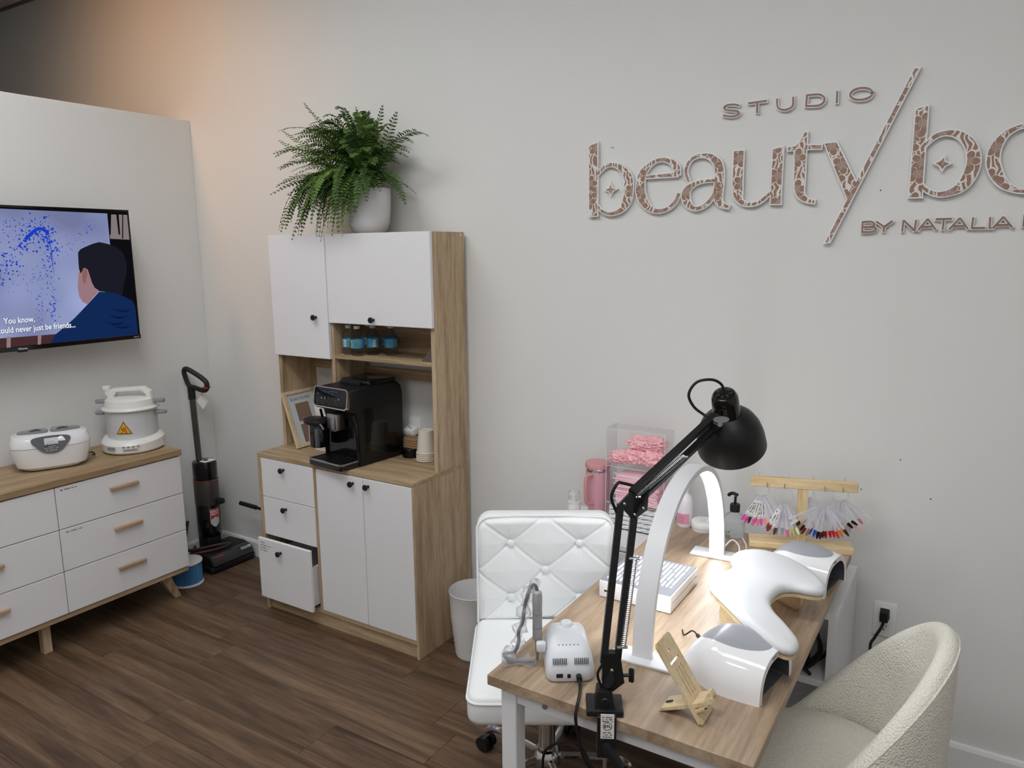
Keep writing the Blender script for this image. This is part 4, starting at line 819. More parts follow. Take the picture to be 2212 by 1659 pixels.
# ------------------------------------------------------------ white tufted chair
def office_chair():
    t = thing('office_chair', 'white tufted leatherette swivel chair beside the desk', 'chair', (2.66, -.77, 0), math.radians(30.9))
    hw, z0, z1, yf = .234, .45, .832, .235
    nx, nz = 140, 116; zc = z1-.192; az = .098
    def prof_in(u, v):      # superellipse mask distance to rim 0..1
        return max(abs(u)**7, abs(v)**7)
    def front(b):
        vs_ = []
        for j in range(nz+1):
            for i in range(nx+1):
                u = -1+2*i/nx; v = -1+2*j/nz
                # rounded corner mapping
                r_ = .24
                x = u*hw; z = (z0+z1)/2+v*(z1-z0)/2
                a = (z-zc)/az; bb = x/(hw*.5); l1 = (a+bb)/2; l2 = (a-bb)/2; d1 = abs(l1-round(l1)); d2 = abs(l2-round(l2))
                d = min(d1, d2); gro = math.exp(-(d/.03)**2)*.005
                # buttons
                dm = 9
                for (ba, bu) in ((1, 1), (1, -1), (0, 0), (-1, 1), (-1, -1)):
                    dm = min(dm, math.hypot(x-bu*hw*.5, z-(zc+ba*az)))
                but = math.exp(-(dm/.026)**2)*.010+math.exp(-(dm/.06)**2)*.004
                puff = .009*(1-math.exp(-(d/.3)**2))
                e = max(abs(u), abs(v)); edge = -.028*max(0, (e-.86)/.14)**2.2
                y = yf-(.012+puff-gro-but+edge)
                vs_.append((x, y, z))
        # round the top corners
        out = []
        for (x, y, z) in vs_:
            cx = hw-.045; cz = z1-.045
            if abs(x) > cx and z > cz:
                dx = abs(x)-cx; dz = z-cz; m_ = max(dx, dz); l = math.hypot(dx, dz); s = m_/l if l else 1; x = math.copysign(cx+dx*s, x); z = cz+dz*s
            out.append((x, y+(.02*(x/hw)**2*-1), z))
        b.add(out, [[j*(nx+1)+i, j*(nx+1)+i+1, (j+1)*(nx+1)+i+1, (j+1)*(nx+1)+i] for j in range(nz) for i in range(nx)])
    def backp(b):
        pl = [(-hw, z0), (hw, z0)]+[(hw-.045+.045*math.cos(k*PI/12), z1-.045+.045*math.sin(k*PI/12)) for k in range(7)]+[(-hw+.045+.045*math.cos(PI/2+k*PI/12), z1-.045+.045*math.sin(PI/2+k*PI/12)) for k in range(7)]
        b.prism(pl, yf+.020, yf+.075, lambda u, v, w: (u, w-.02*(u/hw)**2, v), bev=.012, seg=3)
    br = part('backrest', WLEATH, t, lambda b: (front(b), backp(b)), smooth=60)
    for ba, bu in ((1, 1), (1, -1), (0, 0), (-1, 1), (-1, -1)):
        part('button', WLEATH, br, lambda b: b.sphere((bu*hw*.5, yf-.011-.02*(bu*.5)**2, zc+ba*az), .0135, 14, sc3=(1, .5, 1)))
    part('piping', WLEATH, br, lambda b: b.tube([(x, yf-.0-.02*(x/hw)**2, z) for x, z in [(-hw+.002, z0)]+[(-hw+.002, z0+(z1-.045-z0)*k/6) for k in range(1, 7)]+[(-hw+.046-.044*math.cos(k*PI/12), z1-.045+.044*math.sin(k*PI/12)) for k in range(1, 7)]+[(-hw+.045+(2*hw-.09)*k/8, z1-.001) for k in range(1, 9)]+[(hw-.046+.044*math.sin(k*PI/12), z1-.045+.044*math.cos(k*PI/12)) for k in range(1, 7)]+[(hw-.002, z0)]], .004, 6))
    def seat(b): b.prism(rrect(-.238, .238, -.25, .235, .04), .365, .462, bev=.022, seg=3)
    st = part('seat', WLEATH, t, seat, smooth=60)
    part('piping', WLEATH, st, lambda b: b.tube([(x, y, .44) for x, y in rrect(-.2385, .2385, -.2505, .2355, .04)], .0035, 6, True))
    part('back_bracket', CHROME, t, lambda b: b.box(-.04, .04, .2, .31, .35, .365))
    part('seat_plate', BLACKM, t, lambda b: b.box(-.09, .09, -.1, .1, .345, .366, .003, 1))
    part('gas_lift', CHROME, t, lambda b: (b.cyl((0, 0, .1), (0, 0, .25), .027, seg=22), b.cyl((0, 0, .25), (0, 0, .35), .02, seg=22)))
    part('hub', CHROME, t, lambda b: b.lathe([(.001, .07), (.04, .07), (.046, .08), (.046, .11), (.036, .125), (.028, .128)], (0, 0, 0), 24))
    part('height_lever', CHROME, t, lambda b: b.tube(crom([(.05, -.0, .345), (.14, -.02, .335), (.2, -.03, .33)], 4), .0045, 8))
    for k in range(5):
        a = math.radians(18+72*k-30.9+10); c_, s_ = math.cos(a), math.sin(a)
        lg = part('base_leg', CHROME, t, lambda b: b.tube(crom([(.03*c_, .03*s_, .098), (.13*c_, .13*s_, .1), (.22*c_, .22*s_, .095), (.262*c_, .262*s_, .075), (.268*c_, .268*s_, .05)], 4), .0125, 10))
        part('caster', BLACKP, lg, lambda b: (b.cyl((.268*c_-.026*s_, .268*s_+.026*c_, .026), (.268*c_-.008*s_, .268*s_+.008*c_, .026), .026, seg=18), b.cyl((.268*c_+.026*s_, .268*s_-.026*c_, .026), (.268*c_+.008*s_, .268*s_-.008*c_, .026), .026, seg=18), b.cyl((.268*c_, .268*s_, .02), (.268*c_, .268*s_, .055), .009, seg=10)))
office_chair()
# ------------------------------------------------------------ boucle chair
def boucle():
    m, N, L, P = newmat('cream_boucle'); tc = N.new('ShaderNodeTexCoord'); v = N.new('ShaderNodeTexVoronoi'); v.inputs['Scale'].default_value = 190; ns = N.new('ShaderNodeTexNoise'); ns.inputs['Scale'].default_value = 240; ns.inputs['Detail'].default_value = 3
    L.new(tc.outputs['Object'], v.inputs['Vector']); L.new(tc.outputs['Object'], ns.inputs['Vector']); ad = N.new('ShaderNodeMath'); ad.operation = 'SUBTRACT'; L.new(ns.outputs['Fac'], ad.inputs[0]); L.new(v.outputs['Distance'], ad.inputs[1])
    bp = N.new('ShaderNodeBump'); bp.inputs['Strength'].default_value = .6; bp.inputs['Distance'].default_value = .005; L.new(ad.outputs[0], bp.inputs['Height']); L.new(bp.outputs['Normal'], P.inputs['Normal'])
    cr = N.new('ShaderNodeValToRGB'); cr.color_ramp.elements[0].color = C(246, 244, 234); cr.color_ramp.elements[1].color = C(232, 228, 214); cr.color_ramp.elements[1].position = .8; L.new(v.outputs['Distance'], cr.inputs['Fac']); L.new(cr.outputs['Color'], P.inputs['Base Color']); P.inputs['Roughness'].default_value = .95; P.inputs['Specular IOR Level'].default_value = .15; P.inputs['Sheen Weight'].default_value = .15
    t = thing('boucle_chair', 'cream boucle barrel chair tucked against the right side of the desk', 'chair', BC, math.radians(BROT))
    def h(p):
        a = abs(p)/2.05; return .405+.442*max(0, (1-a**2.0))**1.5
    rings = []; n = 64; A = math.radians(118)
    for i in range(n+1):
        p = -A+2*A*i/n; H = h(p); d = Vector((math.sin(p), math.cos(p), 0)); zb = .34
        th = .046; sec = []
        def rin(z): return .229
        for k in range(9): z = zb+(H-.03-zb)*k/8; sec.append((rin(z), z))
        for k in range(1, 8): q = PI*k/8; sec.append((rin(H-.03)+th/2-th/2*math.cos(q), H-.03+.03*math.sin(q)))
        for k in range(9): z = H-.03-(H-.03-zb)*k/8; sec.append((rin(z)+th-.012*(k/8)**2, z))
        rings.append([d*r+Vector((0, 0, z)) for r, z in sec])
    def shell(b):
        k = len(rings[0]); b.add([p for r in rings for p in r], [[i*k+j, i*k+(j+1) % k, (i+1)*k+(j+1) % k, (i+1)*k+j] for i in range(n) for j in range(k)]+[list(range(k)), [n*k+j for j in range(k)]])
    part('shell', m, t, shell, smooth=70)
    part('rim_seam', m, t, lambda b: b.tube([r[15]+Vector((0, 0, .001)) for r in rings[3:-3]], .0025, 5))
    def seat(b): b.lathe([(.001, .345), (.2, .345), (.222, .36), (.228, .40), (.224, .435), (.195, .454), (.12, .464), (.001, .468)], (0, 0, 0), 48, fn=lambda x, y, z: (x*1.0, y*1.0-.04*(1 if y < 0 else 0)*abs(y)/.238, z))
    part('seat', m, t, seat, smooth=70)
    lw = mat('dark_leg', C(60, 46, 36), .5)
    for sx in (-1, 1):
        for sy in (-1, 1): part('leg', lw, t, lambda b: b.tube([(sx*.14, sy*.14, .36), (sx*.2, sy*.2, 0)], [.018, .011], 12))
BC = (3.491, -.832, 0); BROT = -84
boucle()
# ------------------------------------------------------------ outlet and its plug
def outlet():
    t = thing('wall_outlet', 'white duplex outlet on the wall right of the desk', 'outlet', (3.547, 0, .47))
    part('plate', WPLAST, t, lambda b: b.box(-.036, .036, -.006, 0, -.062, .062, .003, 2))
    for z in (.026, -.026):
        r = part('receptacle', WPLAST, t, lambda b: b.prism([(max(-.0165, min(.0165, .02*math.cos(k*PI/10))), z+.019*math.sin(k*PI/10)) for k in range(20)], 0, .0085, lambda u, v, w: (u, -w, v)), smooth=20)
        part('slot', SEAM, r, lambda b: (b.box(-.0075, -.0055, -.009, -.008, z, z+.009), b.box(.0055, .0075, -.009, -.008, z+.001, z+.008), b.cyl((0, -.0089, z-.008), (0, -.008, z-.008), .0028, seg=10)), smooth=0)
    c = thing('power_plug', 'black angled plug with cord in the right wall outlet', 'plug', (3.547, -.009, .496))
    part('plug_body', BLACKR, c, lambda b: b.add([(-.014, 0, .016), (.014, 0, .016), (.016, 0, -.016), (-.016, 0, -.016), (-.012, -.03, .012), (.012, -.03, .012), (.012, -.03, -.022), (-.012, -.03, -.022)], [[0, 1, 2, 3], [7, 6, 5, 4], [0, 4, 5, 1], [1, 5, 6, 2], [2, 6, 7, 3], [3, 7, 4, 0]]), smooth=0)
    part('cord', BLACKR, c, lambda b: b.tube(crom([(0, -.02, -.015), (-.004, -.024, -.04), (-.022, -.035, -.08), (-.032, -.05, -.11), (-.02, -.07, -.2), (-.03, -.09, -.33), (-.06, -.08, -.42), (-.075, -.02, -.49)], 6), .0048, 8))
outlet()
# ------------------------------------------------------------ swing-arm lamp
def swing_lamp():
    B = Vector((3.131, -1.346, DZ)); E_ = Vector((3.139, -1.268, 1.186)); Hp = Vector((3.224, -.948, 1.312))
    t = thing('swing_arm_lamp', 'black swing-arm lamp clamped to the front edge of the desk', 'lamp', B)
    P = lambda n, m, f, p=t, **k: part(n, m, p, f, world=True, **k)
    ang = math.radians(28); RZ = Matrix.Translation(B) @ Matrix.Rotation(ang, 4, 'Z')
    cl = P('clamp', BLACKP, lambda b: (b.box(-.042, .036, -.034, .034, .0, .014, .003, 2), b.add([(-.024, -.026, .013), (.018, -.026, .013), (.018, .02, .013), (-.024, .02, .013), (-.02, -.022, .05), (.012, -.022, .05), (.012, .014, .05), (-.02, .014, .05)], [[3, 2, 1, 0], [4, 5, 6, 7], [0, 1, 5, 4], [1, 2, 6, 5], [2, 3, 7, 6], [3, 0, 4, 7]]), b.box(-.02, .02, -.05, -.036, -.075, .012, .002, 1), b.box(-.02, .02, -.05, .01, -.085, -.07, .003, 1)).__getitem__(0) and b.xf(RZ))
    P('clamp_bolt', BLACKP, lambda b: b.lathe([(.001, .002), (.008, .002), (.01, 0)], (0, 0, 0), 16, fn=lambda x, y, z: (x-.003, -.026-z, y+.03)).xf(RZ), cl)
    P('clamp_screw', STEEL, lambda b: (b.cyl((0, 0, -.15), (0, 0, -.028), .0045, seg=10), b.box(-.018, .018, -.003, .003, -.16, -.15)) and b.xf(RZ), cl)
    lo = B+Vector((.006, .006, .075))
    P('post', BLACKP, lambda b: (b.cyl(B+Vector((0, 0, .05)), B+Vector((.004, .003, .085)), .0085, seg=14), b.lathe([(.001, -.012), (.022, -.012), (.022, .012), (.001, .012)], lo, 20, fn=lambda x, y, z: (x*.6+z*.8*0, y*.2+x*.8*0+z, y+0*x))))
    d = (E_-lo).normalized(); sd = Vector((rt.x, rt.y, 0)).normalized()
    def bar(b, a, c_, w_=.0072): 
        dd = (c_-a).normalized(); u = sd-dd*sd.dot(dd); u.normalize(); v = dd.cross(u); R = [a+u*x+v*y for x, y in ((-w_, -w_), (w_, -w_), (w_, w_), (-w_, w_))]; S = [c_+u*x+v*y for x, y in ((-w_, -w_), (w_, -w_), (w_, w_), (-w_, w_))]
        b.add(R+S, [[3, 2, 1, 0], [4, 5, 6, 7]]+[[i, (i+1) % 4, 4+(i+1) % 4, 4+i] for i in range(4)])
    off = sd*.0145
    for s in (-1, 1): P('lower_arm', BLACKM, lambda b: bar(b, lo+off*s+Vector((0, 0, .03)), E_+off*s+(Vector((0, 0, -.03)) if s > 0 else Vector((0, 0, .0)))), smooth=0)
    # joint gusset at the base and elbow
    def plate(b, pts, th=.004):
        nrm = sd.cross(Vector((0, 0, 1))).normalized()
        A = [p-nrm*th for p in pts]; Bq = [p+nrm*th for p in pts]; n = len(pts); b.add(A+Bq, [list(range(n))[::-1], [n+i for i in range(n)]]+[[i, (i+1) % n, n+(i+1) % n, n+i] for i in range(n)])
    U = Vector((0, 0, 1))
    P('base_joint', BLACKM, lambda b: plate(b, [lo-sd*.017-U*.012, lo+sd*.006-U*.032, lo+sd*.03-U*.012, lo+sd*.02+U*.055, lo-sd*.017+U*.055], .009), smooth=0)
    kn = P('wing_knob', BLACKP, lambda b: (b.cyl(lo+sd*.026, lo+sd*.042, .004, seg=10), b.box(-.006, .006, -.004, .004, -.016, .016, .003, 2, mx=Matrix.Translation(lo+sd*.046))))
    P('joint_screw', STEEL, lambda b: b.sphere(lo+sd*.004+U*.012+(M.translation-lo).normalized()*.011, .0042, 8))
    d2 = (Hp-E_).normalized(); n2 = (U-d2*d2.z).normalized()
    P('elbow_joint', BLACKM, lambda b: plate(b, [E_-sd*.018, E_+sd*.012-U*.036, E_+sd*.042-U*.012, E_+d2*.085+n2*.006, E_+d2*.03+n2*.02], .005), smooth=0)
    for k in ((E_-sd*.006+U*.0), (E_+sd*.016-U*.024), (E_+sd*.034-U*.01)): P('joint_screw', STEEL, lambda b: b.sphere(k+(M.translation-k).normalized()*.008, .0038, 8))
    for s in (-1, 1): P('upper_arm', BLACKM, lambda b: bar(b, E_+n2*s*.0155+d2*.02, Hp+n2*s*.0155-d2*(.0 if s > 0 else .0)), smooth=0)
    def spring(a, c_, r, n):
        dd = (c_-a); u = dd.orthogonal().normalized(); v = dd.normalized().cross(u); return [a+dd*(k/(n*8))+(u*math.cos(k*PI/4)+v*math.sin(k*PI/4))*r for k in range(n*8+1)]
    s0 = lo+off*1+sd*.012+Vector((0, 0, .065)); s1 = lo+off+sd*.013+d*.25
    toc = (M.translation-s0).normalized()*.008
    P('spring', STEEL, lambda b: b.tube(spring(s0+toc, s1+toc, .006, 46), .0012, 5))
    P('spring', STEEL, lambda b: b.tube(spring(E_+d2*.03-n2*.004+toc, E_+d2*.21-n2*.014+toc, .0055, 40), .0012, 5))
    for q in (s0+toc, s1+toc, E_+d2*.03-n2*.004+toc, E_+d2*.21-n2*.014+toc): P('spring_pin', STEEL, lambda b: b.cyl(q-sd*.012, q+sd*.01, .0035, seg=8))
    # head
    vh = Vector((Hp.x-M.translation.x, Hp.y-M.translation.y, 0)).normalized()
    ax = (Vector((0, 0, -.87))+vh*.46+sd*.15).normalized()      # towards the opening
    q = ax.to_track_quat('Z', 'Y').to_matrix().to_4x4()
    top = Hp+sd*.018+U*.070+vh*.0
    HM = Matrix.Translation(top) @ q
    hd = P('head', BLACKG, lambda b: b.lathe([(.001, 0), (.016, 0), (.026, .004), (.031, .013), (.0325, .03), (.0325, .066), (.034, .072)], (0, 0, 0), 32).xf(HM))
    P('vent_slot', SEAM, lambda b: [b.box(-.002, .002, .011, .02, -.0006, .003, mx=HM @ Matrix.Rotation(k*PI/4, 4, 'Z')) for k in range(8)], hd, smooth=0)
    P('shade', BLACKM, lambda b: b.lathe([(.033, .066), (.05, .077), (.065, .094), (.0755, .116), (.082, .144), (.0845, .176), (.083, .176), (.0805, .144), (.074, .117), (.063, .096), (.048, .08), (.03, .07)], (0, 0, 0), 48).xf(HM), smooth=60)
    P('bulb', mat('unlit_bulb', C(230, 230, 228), .3), lambda b: b.lathe([(.012, .06), (.014, .08), (.026, .105), (.028, .12), (.02, .138), (.001, .144)], (0, 0, 0), 24).xf(HM), hd)
    P('swivel_bracket', STEEL, lambda b: (b.cyl(Hp+(-vh)*.006, Hp+sd*.012-vh*.03, .007, seg=12), b.prism([(.019*math.cos(k*PI/10), .008*math.sin(k*PI/10)) for k in range(20)], -.002, .002, lambda u, v, w: tuple(Hp+sd*(u+.014)+U*(v+.012)-vh*(.034+w)))))
    P('head_joint', BLACKP, lambda b: b.box(-.013, .013, -.012, .012, -.02, .02, .003, 2, mx=Matrix.Translation(Hp)))
    # cable
    T0 = top+ax*(-.002)
    P('cable', BLACKR, lambda b: b.tube(crom([T0+ax*.004, T0+U*.018-sd*.006, T0+U*.03-sd*.03, T0+U*.024-sd*.065, T0-U*.005-sd*.083, T0-U*.035-sd*.07, T0-U*.055-sd*.045, Hp+n2*.022-d2*.02], 6), .0034, 8))
    P('cable', BLACKR, lambda b: b.tube(crom([E_+d2*.045+n2*.014, E_+d2*.03+n2*.034-sd*.02, E_-sd*.022+U*.045, E_-sd*.034+U*.015, E_-sd*.022-U*.02], 6), .0034, 8))
    P('cable', BLACKR, lambda b: b.tube(crom([lo-sd*.014+U*.03, lo-sd*.026+U*.005, lo-sd*.02-U*.02, lo-sd*.012-U*.03], 6), .003, 8))
    sw = B+Vector((.035, -.04, -.075)); P('inline_switch', BLACKP, lambda b: b.box(-.011, .011, -.009, .009, -.032, .032, .004, 2, mx=Matrix.Translation(sw) @ Matrix.Rotation(math.radians(-35), 4, 'Y')))
    P('cable', BLACKR, lambda b: b.tube(crom([sw+Vector((.02, 0, -.028)), sw+Vector((.05, .05, -.05)), sw+Vector((.0, .1, -.2)), sw+Vector((-.05, .2, -.5)), sw+Vector((-.04, .35, -.655))], 6), .003, 7))
    # rating tag wrapped on the clamp
    tg0 = B+Vector((-.0, -.0, 0)); R2 = RZ
    tg = P('rating_tag', PAPER, lambda b: b.box(-.013, .015, -.0525, -.0515, -.036, .020, .0, mx=R2), cl, smooth=0)
    def tprint(b):
        f2 = lambda u, v: tuple(R2 @ Vector((u, -.0531, v+.016)))
        for i, z in enumerate((-.001, -.006, -.0105)): dashes(b, .021, .003, lambda u, v, z=z: f2(-.0095+u, z-.003+v), i+20)
        for i, z in enumerate((-.037, -.042, -.047)): dashes(b, .018, .0028, lambda u, v, z=z: f2(-.009+u, z-.002+v), i+30)
        nn = 20; b.add([f2(.001+r*math.cos(2*PI*k/nn), -.0235+r*math.sin(2*PI*k/nn)) for r in (.0095, .0082) for k in range(nn)], [[k, (k+1) % nn, nn+(k+1) % nn, nn+k] for k in range(nn)])
        text(b, 'ETL', .0085, lambda u, v, w: f2(.001+u, -.0265+v), 'CENTER', bold=.0003)
    P('tag_print', PRINT, tprint, tg, smooth=0)
swing_lamp()
# ------------------------------------------------------------ arch lamp
def arch_lamp():
    t = thing('arch_lamp', 'tall white arch LED lamp standing over the desk, lit', 'lamp', (3.104, -.768, DZ), math.radians(3))
    ha, hb, hw, th = .362, .378, .0235, .016; n = 48
    def pt(k, r):
        a = PI*k/n; e = 1.0
        y = -(ha-r)*math.copysign(abs(math.cos(a))**.92, math.cos(a)); z = (hb-r)*abs(math.sin(a))**.92
        return y, max(z, .006)
    def frame(b):
        vs_ = []
        for k in range(n+1):
            y0_, z0_ = pt(k, 0); y1_, z1_ = pt(k, th); c_ = .003
            vs_ += [(-hw, y0_, z0_), (hw, y0_, z0_), (hw, y1_, z1_), (hw-.003, y1_, z1_), (-hw+.003, y1_, z1_), (-hw, y1_, z1_)]
        b.add(vs_, [[k*6+i, k*6+(i+1) % 6, (k+1)*6+(i+1) % 6, (k+1)*6+i] for k in range(n) for i in range(6)]+[[0, 1, 2, 3, 4, 5], [n*6+i for i in range(6)][::-1]])
    part('arch', WHITEM, t, frame, smooth=45)
    led = emis('led_strip_glow', (.94, .97, 1.0, 1), ARCH_LED)
    def strip(b):
        vs_ = []
        for k in range(1, n):
            y1_, z1_ = pt(k, th+.0012); vs_ += [(-hw+.0035, y1_, z1_), (hw-.0035, y1_, z1_)]
        m_ = len(vs_)//2; b.add(vs_, [[2*k, 2*k+1, 2*k+3, 2*k+2] for k in range(m_-1)])
    part('led_strip', led, t, strip, smooth=0)
    for s, w_ in ((-1, .08), (1, .075)): part('base_plate', WHITEM, t, lambda b: b.box(-w_+(.005 if s < 0 else -.004), w_+(.005 if s < 0 else -.004), s*(ha-.008)-.034, s*(ha-.008)+.034, 0, .007, .002, 2))
    part('power_cord', WPLAST, t, lambda b: b.tube(crom([(.02, ha-.005, .03), (.04, ha+.02, .05), (.06, ha+.03, .03), (.065, ha+.025, .003), (.07, ha+.1, .003), (.02, ha+.22, .003)], 6), .0024, 7))
arch_lamp()
# ------------------------------------------------------------ dust collector
def dust():
    t = thing('dust_collector', 'white nail dust collector box with slotted grey top', 'dust collector', (2.995, -.762, DZ))
    part('body', WGLOSS, t, lambda b: b.box(-.106, .106, -.112, .112, .002, .05, .0025, 2))
    gr = mat('grey_filter', C(140, 143, 150), .6)
    lid = part('top_plate', gr, t, lambda b: b.box(-.102, .102, -.108, .108, .05, .0525))
    k = 0; rr = random.Random(2)
    for i in range(15):
        x = -.088+i*.0125
        cuts = [(-.094, -.03), (-.022, .03), (.038, .094)] if i % 3 == 0 else ([(-.094, -.005), (.004, .094)] if i % 3 == 1 else [(-.094, -.055), (-.047, .05), (.058, .094)])
        if i > 10: cuts = [(c0+.03 if c0 < -.05 else c0, c1) for c0, c1 in cuts]
        for c0, c1 in cuts: part('grille_bar', WGLOSS, lid, lambda b: b.prism(rrect(x-.0032, x+.0032, c0, c1, .003, 2), .0525, .055))
    part('usb_port', SEAM, t, lambda b: b.box(-.09, -.078, -.1128, -.1115, .02, .025), smooth=0)
    part('side_mark', GREYPRINT, t, lambda b: [b.box(x, x+.0015, -.1126, -.1118, .02, .034) for x in (-.022, -.017, .02, .0245)], smooth=0)
    part('drawer_line', GREYPRINT, t, lambda b: b.box(.1055, .1064, -.1, .1, .028, .029), smooth=0)
dust()
# ------------------------------------------------------------ nail drill
def drill():
    t = thing('nail_drill', 'white electric nail drill control box at the front left of the desk', 'nail drill', (2.984, -1.243, DZ), math.radians(34))
    wp = mat('drill_plastic', C(218, 221, 226), .32)
    # local: front -y
    lay = [(.052, .066, .002, 0), (.0555, .07, .01, 0), (.0555, .07, .03, 0), (.0515, .064, .052, .004), (.045, .052, .072, .010), (.037, .036, .085, .016), (.02, .02, .092, .02)]
    def body(b):
        R = [[(x, y+dy, z) for x, y in rrect(-a, a, -c_, c_, min(a, c_)*.35, 5)] for a, c_, z, dy in lay]; n = len(R[0])
        b.add([p for r in R for p in r], [[i*n+k, i*n+(k+1) % n, (i+1)*n+(k+1) % n, (i+1)*n+k] for i in range(len(R)-1) for k in range(n)]+[list(range(n))[::-1], [(len(R)-1)*n+k for k in range(n)]])
    bd = part('body', wp, t, body, smooth=50)
    part('foot_pad', DGREY, bd, lambda b: b.prism(rrect(-.046, .046, -.06, .06, .018), 0, .003))
    part('crown_knob', wp, bd, lambda b: b.lathe([(.001, .1), (.012, .1), (.015, .097), (.017, .09)], (0, .028, 0), 18))
    fs = lambda u, v, w: (u, -.0705+max(0, v-.03)*.25-w, v)
    part('vent', DGREY, bd, lambda b: [b.prism(rrect(s*(.01+k*.0042)-.0011, s*(.01+k*.0042)+.0011, .044, .058, .001, 2), -.001, .0006, fs) for s in (-1, 1) for k in range(8)], smooth=0)
    pl = part('face_plate', WPLAST, bd, lambda b: b.prism(crom([(-.032, -.046), (.032, -.046), (.036, -.04), (.026, -.005), (.018, .012), (-.018, .012), (-.026, -.005), (-.036, -.04)], 3, True), 0, .003, lambda u, v, w: (u, v+.006, (.0675+(v+.046)*.40)+w)))
    part('indicator', DGREY, pl, lambda b: [b.cyl((x, -.036, .073), (x, -.0365, .0765), .0013, seg=8) for x in (-.024, -.015, -.007, .002, .011, .02)], smooth=0)
    part('rocker_switch', BLACKP, bd, lambda b: b.box(-.033, -.018, -.0718, -.069, .014, .024, .001, 1), smooth=0)
    part('socket', BLACKP, bd, lambda b: b.box(-.008, .0, -.0718, -.069, .013, .023, .001, 1), smooth=0)
    pg = part('power_jack', BLACKR, bd, lambda b: b.cyl((.018, -.068, .017), (.018, -.086, .018), .0065, seg=16))
    part('power_cord', BLACKR, pg, lambda b: b.tube(crom([(.018, -.082, .018), (.018, -.097, .005), (.014, -.12, .004), (.008, -.145, .0045), (.002, -.166, .001), (.0, -.172, -.03), (.02, -.15, -.13), (.06, -.04, -.25), (.02, .0, -.2), (-.05, .03, -.24), (-.04, .06, -.35), (.06, .06, -.34), (.1, .1, -.42), (.12, .2, -.7)], 8), .0036, 8))
    part('side_clip', wp, bd, lambda b: (b.box(-.075, -.052, -.02, .0, .048, .07, .005, 2)))
    # handpiece standing in the side cradle
    hp = thing('drill_handpiece', 'grey drill handpiece standing left of the nail drill box', 'handpiece', (2.913, -1.262, DZ))
    hx = mat('handpiece_grey', C(168, 170, 172), .35)
    part('barrel', hx, hp, lambda b: b.lathe([(.001, .06), (.0105, .06), (.0115, .062), (.0115, .146), (.012, .148), (.012, .168), (.0105, .178), (.006, .182), (.001, .183)], (0, 0, 0), 22))
    part('grip_ring', DGREY, hp, lambda b: [b.lathe([(.0114, z-.0006), (.0121, z), (.0114, z+.0006)], (0, 0, 0), 22) for z in (.09, .125)])
    part('tip_cover', CLEARP, hp, lambda b: b.lathe([(.0115, .066), (.0125, .06), (.0125, .03), (.0118, .006)], (0, 0, 0), 20))
    part('tip', STEEL, hp, lambda b: b.lathe([(.001, .003), (.0025, .005), (.003, .02), (.005, .03), (.0055, .06)], (0, 0, 0), 14))
    cp = [(-.0, 0, .18), (-.004, 0, .192), (-.016, .002, .19), (-.028, .002, .16), (-.036, 0, .125), (-.038, -.004, .095), (-.046, -.01, .07), (-.044, -.014, .045), (-.052, -.022, .02), (-.075, -.03, .013), (-.05, -.045, .012), (-.02, -.03, .01), (.002, -.018, .012)]
    part('cable', mat('coiled_cable', C(96, 97, 104), .4), hp, lambda b: b.tube(crom(cp, 6), .0042, 8))
    def wrap(b):
        rr = random.Random(9); P_ = crom(cp[1:], 4); R_ = [max(.008, .013+.007*math.sin(i*1.1)+rr.uniform(-.002, .002)) for i in range(len(P_))]
        b.tube(P_, R_, 9)
        for i in range(len(b.v)): b.v[i] += Vector((rr.uniform(-.0025, .0025), rr.uniform(-.0025, .0025), rr.uniform(-.0025, .0025)))
        for v in b.v: v.z = max(v.z, .002)
    part('plastic_wrap', mat('clear_wrap_film', (.97, .98, 1, 1), .12, trans=.75, ior=1.25, alpha=.5), hp, wrap, smooth=0)
drill()
